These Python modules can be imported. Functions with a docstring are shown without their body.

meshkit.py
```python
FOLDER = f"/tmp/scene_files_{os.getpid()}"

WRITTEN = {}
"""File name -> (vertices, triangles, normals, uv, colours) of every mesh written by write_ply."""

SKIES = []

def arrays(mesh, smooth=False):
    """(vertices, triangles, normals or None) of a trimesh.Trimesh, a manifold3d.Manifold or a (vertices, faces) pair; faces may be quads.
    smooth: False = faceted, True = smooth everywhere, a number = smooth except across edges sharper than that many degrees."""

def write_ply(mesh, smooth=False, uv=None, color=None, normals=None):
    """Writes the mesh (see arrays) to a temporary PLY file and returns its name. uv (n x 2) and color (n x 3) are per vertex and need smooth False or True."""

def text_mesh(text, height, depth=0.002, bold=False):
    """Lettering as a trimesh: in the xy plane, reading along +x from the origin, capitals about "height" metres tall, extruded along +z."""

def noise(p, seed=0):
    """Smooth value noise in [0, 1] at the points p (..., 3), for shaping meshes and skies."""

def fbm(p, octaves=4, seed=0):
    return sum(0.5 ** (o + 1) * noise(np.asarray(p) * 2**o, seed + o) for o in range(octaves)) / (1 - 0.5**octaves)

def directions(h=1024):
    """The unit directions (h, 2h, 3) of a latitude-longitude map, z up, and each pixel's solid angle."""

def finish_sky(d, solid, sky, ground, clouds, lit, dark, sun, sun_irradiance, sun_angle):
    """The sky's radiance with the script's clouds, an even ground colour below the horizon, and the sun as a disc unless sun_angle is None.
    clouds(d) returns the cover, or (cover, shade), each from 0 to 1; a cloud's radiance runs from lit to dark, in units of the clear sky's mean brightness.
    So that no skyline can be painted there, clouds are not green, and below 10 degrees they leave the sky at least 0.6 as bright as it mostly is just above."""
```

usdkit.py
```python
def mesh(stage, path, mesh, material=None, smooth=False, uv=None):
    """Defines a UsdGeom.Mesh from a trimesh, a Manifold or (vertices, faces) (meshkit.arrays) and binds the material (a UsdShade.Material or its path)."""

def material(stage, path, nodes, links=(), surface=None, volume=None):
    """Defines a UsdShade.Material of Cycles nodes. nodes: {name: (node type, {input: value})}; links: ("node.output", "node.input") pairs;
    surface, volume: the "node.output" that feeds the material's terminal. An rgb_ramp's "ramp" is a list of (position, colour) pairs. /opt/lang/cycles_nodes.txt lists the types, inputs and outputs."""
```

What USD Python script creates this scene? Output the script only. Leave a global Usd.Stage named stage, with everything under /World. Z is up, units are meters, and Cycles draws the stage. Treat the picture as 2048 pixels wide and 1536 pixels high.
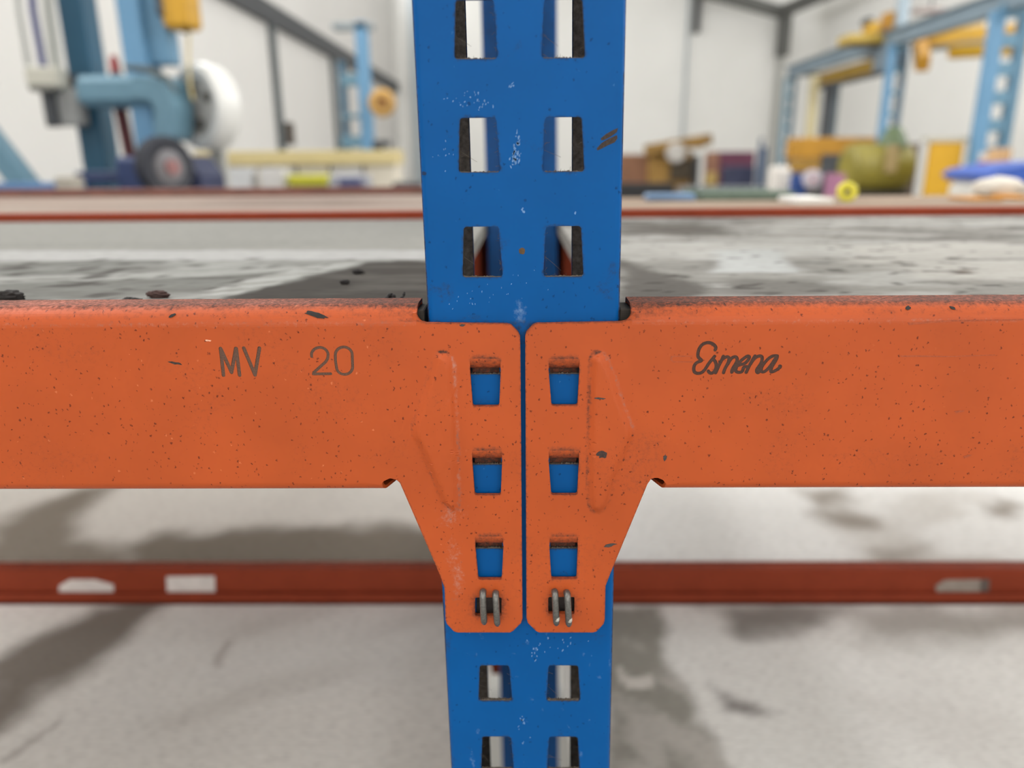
import math, random
import numpy as np, trimesh, shapely
from shapely.geometry import Polygon, LineString, Point, box as sbox
from shapely.ops import unary_union
from manifold3d import Manifold, CrossSection, FillRule
from pxr import Usd, UsdGeom, UsdLux, UsdShade, Gf, Sdf, Vt
import usdkit, meshkit

stage = Usd.Stage.CreateInMemory()
UsdGeom.SetStageUpAxis(stage, 'Z'); UsdGeom.SetStageMetersPerUnit(stage, 1.0)
UsdGeom.Xform.Define(stage, '/World'); UsdGeom.Scope.Define(stage, '/World/Looks')

# ------------------------------------------------------------------ camera, light, exposure
FPX, PITCH, ROLL, YAW = 1510.0, math.radians(16.5), math.radians(0.45), math.radians(0.8)
EYE = np.array([0, 0, 1.55])
EXPOSURE = -0.2
LAMP, NEAR_FILL, SIDE = 2.2, 1.5, 9.0
_fw = np.array([-math.sin(YAW) * math.cos(PITCH), math.cos(YAW) * math.cos(PITCH), -math.sin(PITCH)])
_rt = np.cross(_fw, [0, 0, 1.0]); _rt /= np.linalg.norm(_rt); _up = np.cross(_rt, _fw)
RT = math.cos(ROLL) * _rt - math.sin(ROLL) * _up
UP = math.cos(ROLL) * _up + math.sin(ROLL) * _rt
cam = UsdGeom.Camera.Define(stage, '/World/camera')
M = np.eye(4); M[0, :3] = RT; M[1, :3] = UP; M[2, :3] = -_fw; M[3, :3] = EYE
cam.AddTransformOp().Set(Gf.Matrix4d(*M.ravel().tolist()))
cam.CreateHorizontalApertureAttr(36.0); cam.CreateFocalLengthAttr(36.0 * FPX / 2048)
cam.CreateFStopAttr(4.3); cam.CreateFocusDistanceAttr(0.392)
cam.CreateClippingRangeAttr((0.02, 1000)); cam.CreateExposureAttr(EXPOSURE)

def rect_light(name, x, y, z, w, l, power, colour=(1, 1, 1)):
    r = UsdLux.RectLight.Define(stage, '/World/' + name)
    r.AddTranslateOp().Set((x, y, z)); r.CreateWidthAttr(w); r.CreateHeightAttr(l)
    r.CreateIntensityAttr(power); r.CreateColorAttr(Gf.Vec3f(*colour))
# rows of roof lights of the hall
n = 0
for x in (-2.5, 4.2, 11.0):
    for y in (-5.5, 3.5, 12.5, 21.5, 30.5):
        rect_light('roof_light_%03d' % n, x, y, 10.6, 2.6, 6.5, LAMP, (1.0, 0.99, 0.97)); n += 1

def fill_light(name, pos, rot, w, h, power):
    r = UsdLux.RectLight.Define(stage, '/World/' + name)
    r.AddTranslateOp().Set(pos); r.AddRotateXYZOp().Set(rot); r.CreateWidthAttr(w); r.CreateHeightAttr(h)
    r.CreateIntensityAttr(power); r.CreateColorAttr(Gf.Vec3f(0.97, 0.99, 1.0))
fill_light('fill_light', (2.0, -8.9, 4.2), (90, 0, 0), 15, 5.6, NEAR_FILL)   # fill light added behind the camera to brighten the rack
fill_light('fill_light_left', (-6.1, 8.0, 8.3), (0, -90, 0), 3.4, 22, SIDE)   # fill lights added high on the long walls, out of view
fill_light('fill_light_left_far', (-6.1, 29.5, 9.7), (0, -90, 0), 1.9, 19, SIDE * 0.62)  # the far pair is added to brighten the far walls
fill_light('fill_light_right_far', (14.6, 29.5, 9.7), (0, 90, 0), 1.9, 19, SIDE * 0.30)
fill_light('fill_light_right', (14.6, 9.0, 8.0), (0, 90, 0), 3.6, 22, SIDE)

# ------------------------------------------------------------------ helpers
def _ray(x, y): return _fw + RT * (x - 1024) / FPX - UP * (y - 768) / FPX
def at(x, y, Y):                      # a measured picture point, as the point of the place on the plane at depth Y
    d = _ray(x, y); return EYE + d * (Y / d[1])
def atz(x, y, Z):                     # the same on the level plane at height Z
    d = _ray(x, y); return EYE + d * ((Z - EYE[2]) / d[2])

def lin(c):
    c = np.asarray(c, float) / 255.0
    return np.where(c <= 0.04045, c / 12.92, ((c + 0.055) / 1.055) ** 2.4)

_used = {}
def numbered(path):
    k = _used.get(path, 0); _used[path] = k + 1
    return path if k == 0 else '%s_%03d' % (path, k)
def tag(p, label=None, cat=None, group=None, kind=None):
    for k, v in (('label', label), ('category', cat), ('group', group), ('kind', kind)):
        if v: p.SetCustomDataByKey(k, v)
    return p
def thing(name, label, cat, loc=(0, 0, 0), group=None, kind=None, roty=0, rotz=0):
    x = UsdGeom.Xform.Define(stage, numbered('/World/' + name)); x.AddTranslateOp().Set(tuple(map(float, loc)))
    if roty: x.AddRotateYOp().Set(math.degrees(roty))
    if rotz: x.AddRotateZOp().Set(math.degrees(rotz))
    return tag(x.GetPrim(), label, cat, group, kind)
def obj(name, mesh, mat, parent=None, smooth=30, attrs=None, **t):
    """One Mesh prim under parent or /World. attrs: {name: function of the vertices giving floats or colours}. Meshes are given in the world; a parent's own place is taken off."""
    v, f, nrm = meshkit.arrays(mesh, smooth)
    base = str(parent.GetPath()) if parent is not None else '/World'
    p = numbered(base + '/' + name)
    m = UsdGeom.Mesh.Define(stage, p)
    w = v
    if parent is not None:
        L = np.array(UsdGeom.XformCache().GetLocalToWorldTransform(parent).GetInverse())
        v = v @ L[:3, :3] + L[3, :3]
        if nrm is not None: nrm = nrm @ L[:3, :3]
    m.CreatePointsAttr(Vt.Vec3fArray.FromNumpy(np.ascontiguousarray(v, np.float32)))
    m.CreateFaceVertexCountsAttr(Vt.IntArray.FromNumpy(np.full(len(f), 3, np.int32)))
    m.CreateFaceVertexIndicesAttr(Vt.IntArray.FromNumpy(np.ascontiguousarray(f, np.int32).ravel()))
    m.CreateSubdivisionSchemeAttr('none')
    if nrm is not None:
        m.CreateNormalsAttr(Vt.Vec3fArray.FromNumpy(np.ascontiguousarray(nrm, np.float32))); m.SetNormalsInterpolation('vertex')
    for k, fn in (attrs or {}).items():
        a = np.asarray(fn(w), np.float32)
        pv = UsdGeom.PrimvarsAPI(m)
        if a.ndim == 2: pv.CreatePrimvar(k, Sdf.ValueTypeNames.Color3fArray, 'vertex').Set(Vt.Vec3fArray.FromNumpy(a))
        else: pv.CreatePrimvar(k, Sdf.ValueTypeNames.FloatArray, 'vertex').Set(Vt.FloatArray.FromNumpy(a))
    UsdShade.MaterialBindingAPI.Apply(m.GetPrim()).Bind(mat)
    return tag(m.GetPrim(), **t)

def tm(m):                            # Manifold -> trimesh
    if isinstance(m, trimesh.Trimesh): return m
    a = m.to_mesh(); return trimesh.Trimesh(a.vert_properties[:, :3], a.tri_verts, process=False)
def cat(*ms): return trimesh.util.concatenate([tm(m) for m in ms])
def bx(x0, x1, y0, y1, z0, z1, r=0.0):
    """A box with chamfered edges of width r."""
    x0, x1 = sorted((x0, x1)); y0, y1 = sorted((y0, y1)); z0, z1 = sorted((z0, z1))
    r = min(r, (x1 - x0) * .45, (y1 - y0) * .45, (z1 - z0) * .45)
    if r <= 0: return tm(Manifold.cube((x1 - x0, y1 - y0, z1 - z0)).translate((x0, y0, z0)))
    pts = []
    for i in range(3):
        d = [r, r, r]; d[i] = 0
        for x in (x0 + d[0], x1 - d[0]):
            for y in (y0 + d[1], y1 - d[1]):
                for z in (z0 + d[2], z1 - d[2]): pts.append((x, y, z))
    return tm(Manifold.hull_points(np.array(pts)))
def bar(a, b, w, h=None, r=0.0):
    """A bar of section w x h from a to b (w level, h upright)."""
    a, b = np.asarray(a, float), np.asarray(b, float); h = h or w
    L = np.linalg.norm(b - a); d = (b - a) / L
    s = np.cross(d, [0, 0, 1.0]); s = np.array([1.0, 0, 0]) if np.linalg.norm(s) < 1e-6 else s / np.linalg.norm(s)
    u = np.cross(s, d)
    m = bx(-w / 2, w / 2, 0, L, -h / 2, h / 2, r)
    m.apply_transform(np.vstack([np.column_stack([s, d, u, a]), [0, 0, 0, 1]])); return m
def tube(pts, r, n=12, caps=True):
    p = np.asarray(pts, float); t = np.gradient(p, axis=0); t /= np.linalg.norm(t, axis=1, keepdims=True)
    a = np.cross(t, [1.0, 0.05, 0.02]); a /= np.linalg.norm(a, axis=1, keepdims=True); b = np.cross(t, a)
    ang = np.arange(n) * 2 * np.pi / n; r = np.broadcast_to(r, (len(p),))
    v = (p[:, None] + r[:, None, None] * (np.cos(ang)[None, :, None] * a[:, None] + np.sin(ang)[None, :, None] * b[:, None])).reshape(-1, 3)
    f = []
    for i in range(len(p) - 1):
        for j in range(n):
            k = (j + 1) % n; f += [(i*n+j, i*n+k, (i+1)*n+k), (i*n+j, (i+1)*n+k, (i+1)*n+j)]
    v = np.vstack([v, p[:1], p[-1:]]); e = len(v)
    for j in range(n):
        k = (j + 1) % n; f += [(e-2, k, j), (e-1, (len(p)-1)*n+j, (len(p)-1)*n+k)]
    m = trimesh.Trimesh(v, f, process=False); m.fix_normals(); return m
def cyl(a, b, r, n=32, r2=None):
    a, b = np.asarray(a, float), np.asarray(b, float)
    m = trimesh.creation.revolve([[0, 0], [r * .94, 0], [r, r * .06], [r2 or r, np.linalg.norm(b - a) - r * .06], [(r2 or r) * .94, np.linalg.norm(b - a)], [0, np.linalg.norm(b - a)]], sections=n)
    m.apply_transform(trimesh.geometry.align_vectors([0, 0, 1], (b - a) / np.linalg.norm(b - a))); m.apply_translation(a); return m
def lathe(profile, c, n=32, axis=(0, 0, 1)):
    m = trimesh.creation.revolve(profile, sections=n)
    m.apply_transform(trimesh.geometry.align_vectors([0, 0, 1], axis)); m.apply_translation(c); return m
def polys(g): return [x for x in getattr(g, 'geoms', [g]) if x.geom_type == 'Polygon' and not x.is_empty]
def cross(g):
    cs = []
    for q in polys(g):
        q = shapely.geometry.polygon.orient(q)
        cs.append(np.array(q.exterior.coords)[:-1]); cs += [np.array(i.coords)[:-1] for i in q.interiors]
    return CrossSection(cs, FillRule.Positive)
def ext_xz(g, y0, y1):                # an outline in (x, z), solid from y0 to y1
    m = Manifold.extrude(cross(g), y1 - y0)
    return m.transform(np.array([[1, 0, 0, 0], [0, 0, -1, y1], [0, 1, 0, 0]], float))
def ext_yz(g, x0, x1):                # an outline in (y, z), solid from x0 to x1
    return Manifold.extrude(cross(g), x1 - x0).transform(np.array([[0, 0, 1, x0], [1, 0, 0, 0], [0, 1, 0, 0]], float))
def ext_xy(g, z0, z1): return Manifold.extrude(cross(g), z1 - z0).translate((0, 0, z0))
def P(pts, Y): return Polygon([at(x, y, Y)[[0, 2]] for x, y in pts])
def smoothstep(t): t = np.clip(t, 0, 1); return t * t * (3 - 2 * t)
def dist_to(geom, xz): return shapely.distance(geom, shapely.points(xz))

# ------------------------------------------------------------------ materials
def mat(name, nodes, links, surface='p.BSDF'): return usdkit.material(stage, '/World/Looks/' + name, nodes, links, surface=surface)
_paints = {}
def paint(rgb, rough=0.5, vary=0.12, scale=3.0, metallic=0.0, name=None, spec=0.5):
    """Plain painted or moulded surface with a little wear in its tone."""
    key = (tuple(rgb), rough, vary, scale, metallic)
    if key in _paints: return _paints[key]
    c = lin(rgb)
    m = mat(name or 'paint_%03d' % len(_paints), {
        'g': ('geometry', {}), 'n': ('noise_texture', {'scale': scale, 'detail': 4.0}),
        'r': ('rgb_ramp', {'ramp': [(0.3, tuple(c * (1 - vary))), (0.7, tuple(np.minimum(c * (1 + vary), 1)))]}),
        'p': ('principled_bsdf', {'roughness': rough, 'metallic': metallic, 'specular_ior_level': spec})},
        [('g.position', 'n.vector'), ('n.fac', 'r.fac'), ('r.color', 'p.base_color')])
    _paints[key] = m; return m

def enamel(name, rgb, dark, pale, specks, rough, speck_scale=330.0, speck_share=0.62, spec=0.28, grime_shade=(52, 46, 42), chalk_glint=(176, 150, 140)):
    """Enamel on sheet metal: pin holes, pale specks, and dirt, chalky dust, painted shade and highlight where the mesh says (attributes grime and chalk)."""
    c = lin(rgb)
    nodes = {
        'g': ('geometry', {}), 'n': ('noise_texture', {'scale': 26.0, 'detail': 5.0}),
        'r': ('rgb_ramp', {'ramp': [(0.3, tuple(c * 0.94)), (0.7, tuple(c * 1.06))]}),
        'stretch': ('mapping', {'scale': (1.0, 1.0, 0.8)}),
        'wob': ('noise_texture', {'scale': 900.0, 'detail': 2.0}), 'wobm': ('vector_math', {'math_type': 'multiply_add', 'vector2': (0.0022, 0.0022, 0.0022)}),
        'sx': ('separate_xyz', {}), 'cx': ('combine_xyz', {}), 'v': ('voronoi_texture', {'scale': speck_scale, 'dimensions': '2D'}), 'vs': ('separate_color', {'color_type': 'rgb'}),
        'size': ('map_range', {'from_min': speck_share, 'from_max': 1.0, 'to_min': 0.0, 'to_max': 0.27}),
        'vd': ('math', {'math_type': 'subtract'}), 'vm': ('math', {'math_type': 'multiply', 'value2': 6.0, 'use_clamp': True}),
        'mix1': ('mix_color', {'b': tuple(lin(dark))}),
        'v2': ('voronoi_texture', {'scale': 190.0, 'dimensions': '2D'}), 'v2s': ('separate_color', {'color_type': 'rgb'}),
        'size2': ('map_range', {'from_min': specks, 'from_max': 1.0, 'to_min': 0.0, 'to_max': 0.13}),
        'vd2': ('math', {'math_type': 'subtract'}), 'vm2': ('math', {'math_type': 'multiply', 'value2': 12.0, 'use_clamp': True}),
        'flk': ('attribute', {'attribute': 'fleck'}), 'vm3': ('math', {'math_type': 'multiply', 'use_clamp': True}),
        'mix2': ('mix_color', {'b': tuple(lin(pale))}),
        'ag': ('attribute', {'attribute': 'grime_shade'}), 'ac': ('attribute', {'attribute': 'chalk_glint'}),
        'ng': ('noise_texture', {'scale': 420.0, 'detail': 5.0, 'roughness': 0.7}),
        'ngr': ('map_range', {'from_min': 0.3, 'from_max': 0.7, 'to_min': -0.26, 'to_max': 0.26}),
        'ga': ('math', {'math_type': 'add'}), 'gk': ('map_range', {'range_type': 'smoothstep', 'from_min': 0.22, 'from_max': 1.05, 'to_min': 0.0, 'to_max': 0.94, 'clamp': True}),
        'gz': ('math', {'math_type': 'greater_than', 'value2': 0.01}), 'gf': ('math', {'math_type': 'multiply'}),
        'mix3': ('mix_color', {'b': tuple(lin(grime_shade))}),
        'ca': ('math', {'math_type': 'add'}), 'ck': ('map_range', {'range_type': 'smoothstep', 'from_min': 0.30, 'from_max': 1.1, 'to_min': 0.0, 'to_max': 0.85, 'clamp': True}),
        'cz': ('math', {'math_type': 'greater_than', 'value2': 0.01}), 'cf': ('math', {'math_type': 'multiply'}),
        'mix4': ('mix_color', {'b': tuple(lin(chalk_glint))}),
        'rr': ('map_range', {'from_min': 0.0, 'from_max': 1.0, 'to_min': rough, 'to_max': 0.95}),
        'bn': ('noise_texture', {'scale': 300.0, 'detail': 2.0}), 'b': ('bump', {'strength': 0.06, 'distance': 0.0006}),
        'p': ('principled_bsdf', {'specular_ior_level': spec})}
    links = [('g.position', 'n.vector'), ('g.position', 'wob.vector'), ('wob.color', 'wobm.vector1'), ('g.position', 'wobm.vector3'), ('wobm.value', 'stretch.vector') if False else ('wobm.vector', 'stretch.vector'),
             ('stretch.vector', 'sx.vector'), ('sx.x', 'cx.x'), ('sx.z', 'cx.y'), ('cx.vector', 'v.vector'), ('cx.vector', 'v2.vector'), ('g.position', 'ng.vector'), ('g.position', 'bn.vector'),
             ('n.fac', 'r.fac'), ('v.color', 'vs.color'), ('vs.r', 'size.value'), ('size.result', 'vd.value1'), ('v.distance', 'vd.value2'), ('vd.value', 'vm.value1'),
             ('r.color', 'mix1.a'), ('vm.value', 'mix1.fac'),
             ('v2.color', 'v2s.color'), ('v2s.g', 'size2.value'), ('size2.result', 'vd2.value1'), ('v2.distance', 'vd2.value2'), ('vd2.value', 'vm2.value1'),
             ('vm2.value', 'vm3.value1'), ('flk.fac', 'vm3.value2'), ('mix1.result', 'mix2.a'), ('vm3.value', 'mix2.fac'),
             ('ng.fac', 'ngr.value'), ('ngr.result', 'ga.value1'), ('ag.fac', 'ga.value2'), ('ga.value', 'gk.value'), ('ag.fac', 'gz.value1'), ('gk.result', 'gf.value1'), ('gz.value', 'gf.value2'),
             ('mix2.result', 'mix4.a'), ('ngr.result', 'ca.value1'), ('ac.fac', 'ca.value2'), ('ca.value', 'ck.value'), ('ac.fac', 'cz.value1'), ('ck.result', 'cf.value1'), ('cz.value', 'cf.value2'), ('cf.value', 'mix4.fac'),
             ('mix4.result', 'mix3.a'), ('gf.value', 'mix3.fac'), ('mix3.result', 'p.base_color'),
             ('gf.value', 'rr.value'), ('rr.result', 'p.roughness'), ('bn.fac', 'b.height'), ('b.normal', 'p.normal')]
    return mat(name, nodes, links)

ORANGE = enamel('orange_enamel', (184, 81, 35), (110, 42, 18), (216, 122, 80), 0.86, 0.42, speck_scale=420.0, speck_share=0.60)
BLUE = enamel('blue_enamel', (4, 83, 150), (4, 60, 114), (70, 122, 178), 0.965, 0.42, spec=0.12, speck_scale=330.0, speck_share=0.82, grime_shade=(50, 44, 40), chalk_glint=(120, 150, 190))
def toned(name, rough):
    """Coated board whose dirt and darker bands are given by the mesh (attribute stain), with a fine scuffed grain."""
    return mat(name, {'g': ('geometry', {}), 'a': ('attribute', {'attribute': 'board_tone'}),
        'm': ('mapping', {'scale': (30.0, 90.0, 30.0)}), 'n': ('noise_texture', {'scale': 2.2, 'detail': 6.0, 'roughness': 0.65}),
        'r': ('rgb_ramp', {'ramp': [(0.25, (0.70, 0.69, 0.68)), (0.5, (1, 1, 1)), (0.8, (1.12, 1.12, 1.12))]}),
        'x': ('mix_color', {'blend_type': 'multiply', 'fac': 0.8}), 'p': ('principled_bsdf', {'roughness': rough, 'specular_ior_level': 0.06})},
        [('g.position', 'm.vector'), ('m.vector', 'n.vector'), ('n.fac', 'r.fac'), ('a.color', 'x.a'), ('r.color', 'x.b'), ('x.result', 'p.base_color')])
BOARD = toned('coated_board', 0.85)
DARK = paint((38, 34, 32), 0.85, 0.3, 300, name='dirt')
MARK = paint((62, 50, 44), 0.85, 0.35, 900, name='scuffed_to_metal')
CHIP = paint((104, 142, 190), 0.8, 0.25, 900, name='chalky_chip')
DUST = paint((92, 82, 72), 0.95, 0.3, 700, name='grey_dust')
ZINC = paint((118, 116, 112), 0.42, 0.25, 900, metallic=0.75, name='dull_zinc')
SHINY = paint((226, 222, 212), 0.3, 0.1, 900, metallic=0.6, name='rubbed_metal')
ETCH = paint((74, 48, 38), 0.8, 0.35, 1500, name='stamped_groove')
ETCH2 = paint((98, 70, 56), 0.8, 0.35, 1500, name='stamped_number')

# ------------------------------------------------------------------ the hall
XL, XR, YF, YB, ZC = -6.2, 14.7, 40.0, -9.0, 11.0
WALL = paint((242, 240, 236), 0.7, 0.025, 0.4, name='white_wall'); WALL_L = paint((212, 209, 206), 0.7, 0.025, 0.4, name='grey_white_wall'); FLOOR = paint((150, 147, 141), 0.55, 0.15, 1.2, name='concrete')
obj('floor', bx(XL - .3, XR + .3, YB - .3, YF + .3, -0.2, 0), FLOOR, kind='structure')
def wall(name, m, c=None): obj(name, m, c or WALL, kind='structure')
wall('wall_left', bx(XL - .3, XL, YB, YF, 0, ZC), WALL_L); wall('wall_right', bx(XR, XR + .3, YB, YF, 0, ZC))
wall('wall_far', bx(XL - .3, XR + .3, YF, YF + .3, 0, ZC)); wall('wall_near', bx(XL - .3, XR + .3, YB - .3, YB, 0, ZC))
obj('ceiling', bx(XL - .3, XR + .3, YB - .3, YF + .3, ZC, ZC + .2), paint((205, 205, 200), 0.8, 0.03, 0.5, name='roof_sheet'), kind='structure')

# ------------------------------------------------------------------ rack: front upright
YC, YP = 0.3690, 0.3734              # front of the beam connectors, front of the upright
PIT = 0.0500
ZB = at(955, 118, YP)[2]             # sill of one slot; the others follow at the pitch
LEAN = -0.0117
def lean_x(z): return LEAN * (z - 1.55)
PW, PD, PT = 0.0485, 0.072, 0.002    # half width, depth, sheet
def post_section():
    o = sbox(-PW, 0, PW, PD).buffer(-.0035).buffer(.0035, quad_segs=6)
    return o.difference(sbox(-PW + PT, PT, PW - PT, PD - PT).buffer(-.002).buffer(.002)).difference(sbox(-.0285, PD - .01, .0285, PD + .01))
def slot(cx, z0):
    return Polygon([(cx - .0100, z0), (cx + .0100, z0), (cx + .0085, z0 + .0246), (cx - .0085, z0 + .0246)]).buffer(-.0016).buffer(.0016, quad_segs=4)
def slots(zlo, zhi):
    ks = [k for k in range(-40, 40) if zlo + .012 < ZB + k * PIT < zhi - .036]
    return [slot(s * .0200, ZB + k * PIT) for k in ks for s in (-1, 1)], [ZB + k * PIT for k in ks]
def post_mesh(zlo, zhi, fine=0.0):
    m = ext_xy(post_section(), zlo, zhi)
    sl, _ = slots(zlo, zhi)
    m = m - ext_xz(unary_union(sl), -.01, .01)
    if fine: m = m.refine_to_length(fine)
    return tm(m)
POST_T = 2.35
ZS = [0.02, ZB - 9 * PIT - .012, ZB + 3 * PIT - .012, POST_T]   # the middle stretch carries a fine mesh for its dirt
def leaned(m, y, flip=False):
    m = m.copy(); v = m.vertices.copy()
    if flip: v[:, 0] *= -1; v[:, 1] *= -1
    v[:, 0] += lean_x(v[:, 2]); v[:, 1] += y
    m = trimesh.Trimesh(v, m.faces, process=False); return m
frame = thing('upright_frame', 'blue slotted rack upright frame carrying the orange beams in the foreground', 'rack frame', (lean_x(0), YP, 0))
front = cat(post_mesh(ZS[0], ZS[1]), post_mesh(ZS[1], ZS[2], 0.0016), post_mesh(ZS[2], ZS[3]))
front = leaned(front, YP)
allslots = unary_union([shapely.affinity.translate(s, 0, 0) for s in slots(ZS[1], ZS[2])[0]])
plates = unary_union([P([(850, 645), (1042, 645), (1046, 1266), (890, 1266), (885, 1140)], YP), P([(1050, 645), (1246, 645), (1212, 1266), (1053, 1266)], YP)])
def post_grime(v):
    xz = np.column_stack([v[:, 0] - lean_x(v[:, 2]), v[:, 2]])
    d = dist_to(allslots, xz)
    inside = v[:, 1] > YP + .0012
    g = 0.62 * np.exp(-(d / .0011) ** 1.2)
    below = 0
    dp = dist_to(plates, v[:, [0, 2]])
    g = np.maximum(g, 0.55 * np.exp(-dp / .0022) * (v[:, 2] > 1.46))
    n = meshkit.fbm(v * 45, 4, 3)
    g = np.maximum(g, 0.42 * smoothstep((n - .60) / .12))
    g = np.where(inside, np.maximum(g, 0.55 + 0.35 * n), g)  # everything behind the front skin takes a darker value
    return g
def post_chalk(v):
    p = at(1040, 628, YP); d = np.hypot((v[:, 0] - p[0]) / .0042, (v[:, 2] - p[2]) / .0075)
    n = meshkit.fbm(v * np.array([260, 1, 130]), 4, 8)
    q = at(1050, 1340, YP)
    return np.where(v[:, 1] < YP + .001, np.maximum(0.9 * np.exp(-d ** 2) * (n + .25), 0.5 * smoothstep((n - .62) / .1) * (v[:, 2] < 1.30)), 0)
obj('upright', front, BLUE, frame, 25, {'grime_shade': post_grime, 'chalk_glint': post_chalk, 'fleck': lambda v: np.ones(len(v))}, label='front upright with two rows of tapered slots')
YR = 1.13                            # outer face of the rear upright
rear = leaned(cat(post_mesh(0.02, POST_T)), YR, True)
obj('upright', rear, BLUE, frame, 25, {'grime_shade': lambda v: .34 + 0.45 * meshkit.fbm(v * 30, 3, 5), 'fleck': lambda v: np.zeros(len(v)), 'chalk_glint': lambda v: np.zeros(len(v))}, label='rear upright, out of focus')  # shade inside this open section painted in through the grime value
for y in (YP + PD / 2, YR - PD / 2):
    obj('foot_plate', bx(lean_x(0) - .065, lean_x(0) + .065, y - .055, y + .055, 0, .02, .002), paint((24, 86, 150), .5, name='blue_plate'), frame)
BR = paint((70, 84, 104), .5, .2, 40, name='brace_paint')
for za, zb in ((.25, .25), (.30, .84), (.90, .90), (1.74, 1.74), (1.74, 2.2)):
    obj('brace', bar((lean_x(za), YP + PD - .012, za), (lean_x(zb), YR - PD + .012, zb), .03, .03, .003), BR, frame)
# dust lying on the slot sills, and fibres caught on the cut edges
rng = np.random.default_rng(4)
dm, hairs = [], []
for k in range(-9, 3):
    zs = ZB + k * PIT
    if 1.245 < zs - 0 < 1.46 and k not in (): 
        pass
    for s in (-1, 1):
        n_ = 34; xs = np.linspace(-.0094, .0094, n_); h = .00022 + .0009 * rng.random(n_) ** 2 * (0.3 + meshkit.noise(np.column_stack([xs * 400 + k * 7 + s, xs * 0, xs * 0]), 2))
        top = np.column_stack([xs, zs + h]); bot = np.column_stack([xs[::-1], np.full(n_, zs - .0003)])
        pl = Polygon(np.vstack([top, bot])).buffer(0)
        m = tm(ext_xz(pl, .0004, .0020)); v = m.vertices.copy(); v[:, 0] += s * .0200
        dm.append(leaned(trimesh.Trimesh(v, m.faces, process=False), YP))
ld = [leaned(bx(sg * .0290, sg * .0350, PD - PT - .0006, PD - PT - .0001, 1.08, 1.70), YP) for sg in (-1, 1)]
obj('lit_lip_strip', cat(*ld), paint((150, 136, 120), .95, .35, 500, name='lit_dusty_lip'), frame, False, kind='stuff')  # pale strips paint the light caught by the dusty inner lips
obj('slot_dust', cat(*dm), DUST, frame, False, kind='stuff')
hp, hc = [], []
for k in range(-9, 3):
    zs = ZB + k * PIT
    for s in (-1, 1):
        for e in range(26):
            side = rng.random()
            if side < .45: x, z, dx, dz = rng.uniform(-.009, .009), zs, rng.normal(0, .0006), abs(rng.normal(0, .0011))
            elif side < .72: z = zs + rng.uniform(.001, .023); x = -.0097 + (z - zs) * .06; dx, dz = abs(rng.normal(0, .0010)), rng.normal(0, .0008); 
            else: z = zs + rng.uniform(.001, .023); x = .0097 - (z - zs) * .06; dx, dz = -abs(rng.normal(0, .0010)), rng.normal(0, .0008)
            if e == 0: x, z, dx, dz = -.0092, zs + .010, .009 * rng.uniform(.5, 1), -.008 * rng.uniform(.4, 1)
            y = rng.uniform(.0006, .0018); q = []
            for t in (0, .5, 1): q.append((x + s * .0200 + dx * t, YP + y + rng.normal(0, .0002), z + dz * t + rng.normal(0, .00015) * t))
            q = [(a + lean_x(c), b, c) for a, b, c in q]; hp += q; hc.append(3)
bc = UsdGeom.BasisCurves.Define(stage, str(frame.GetPath()) + '/slot_fibres')
T0 = np.array([lean_x(0), YP, 0])
bc.CreatePointsAttr(Vt.Vec3fArray.FromNumpy((np.array(hp) - T0).astype(np.float32))); bc.CreateCurveVertexCountsAttr(hc); bc.CreateTypeAttr('linear')
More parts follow.
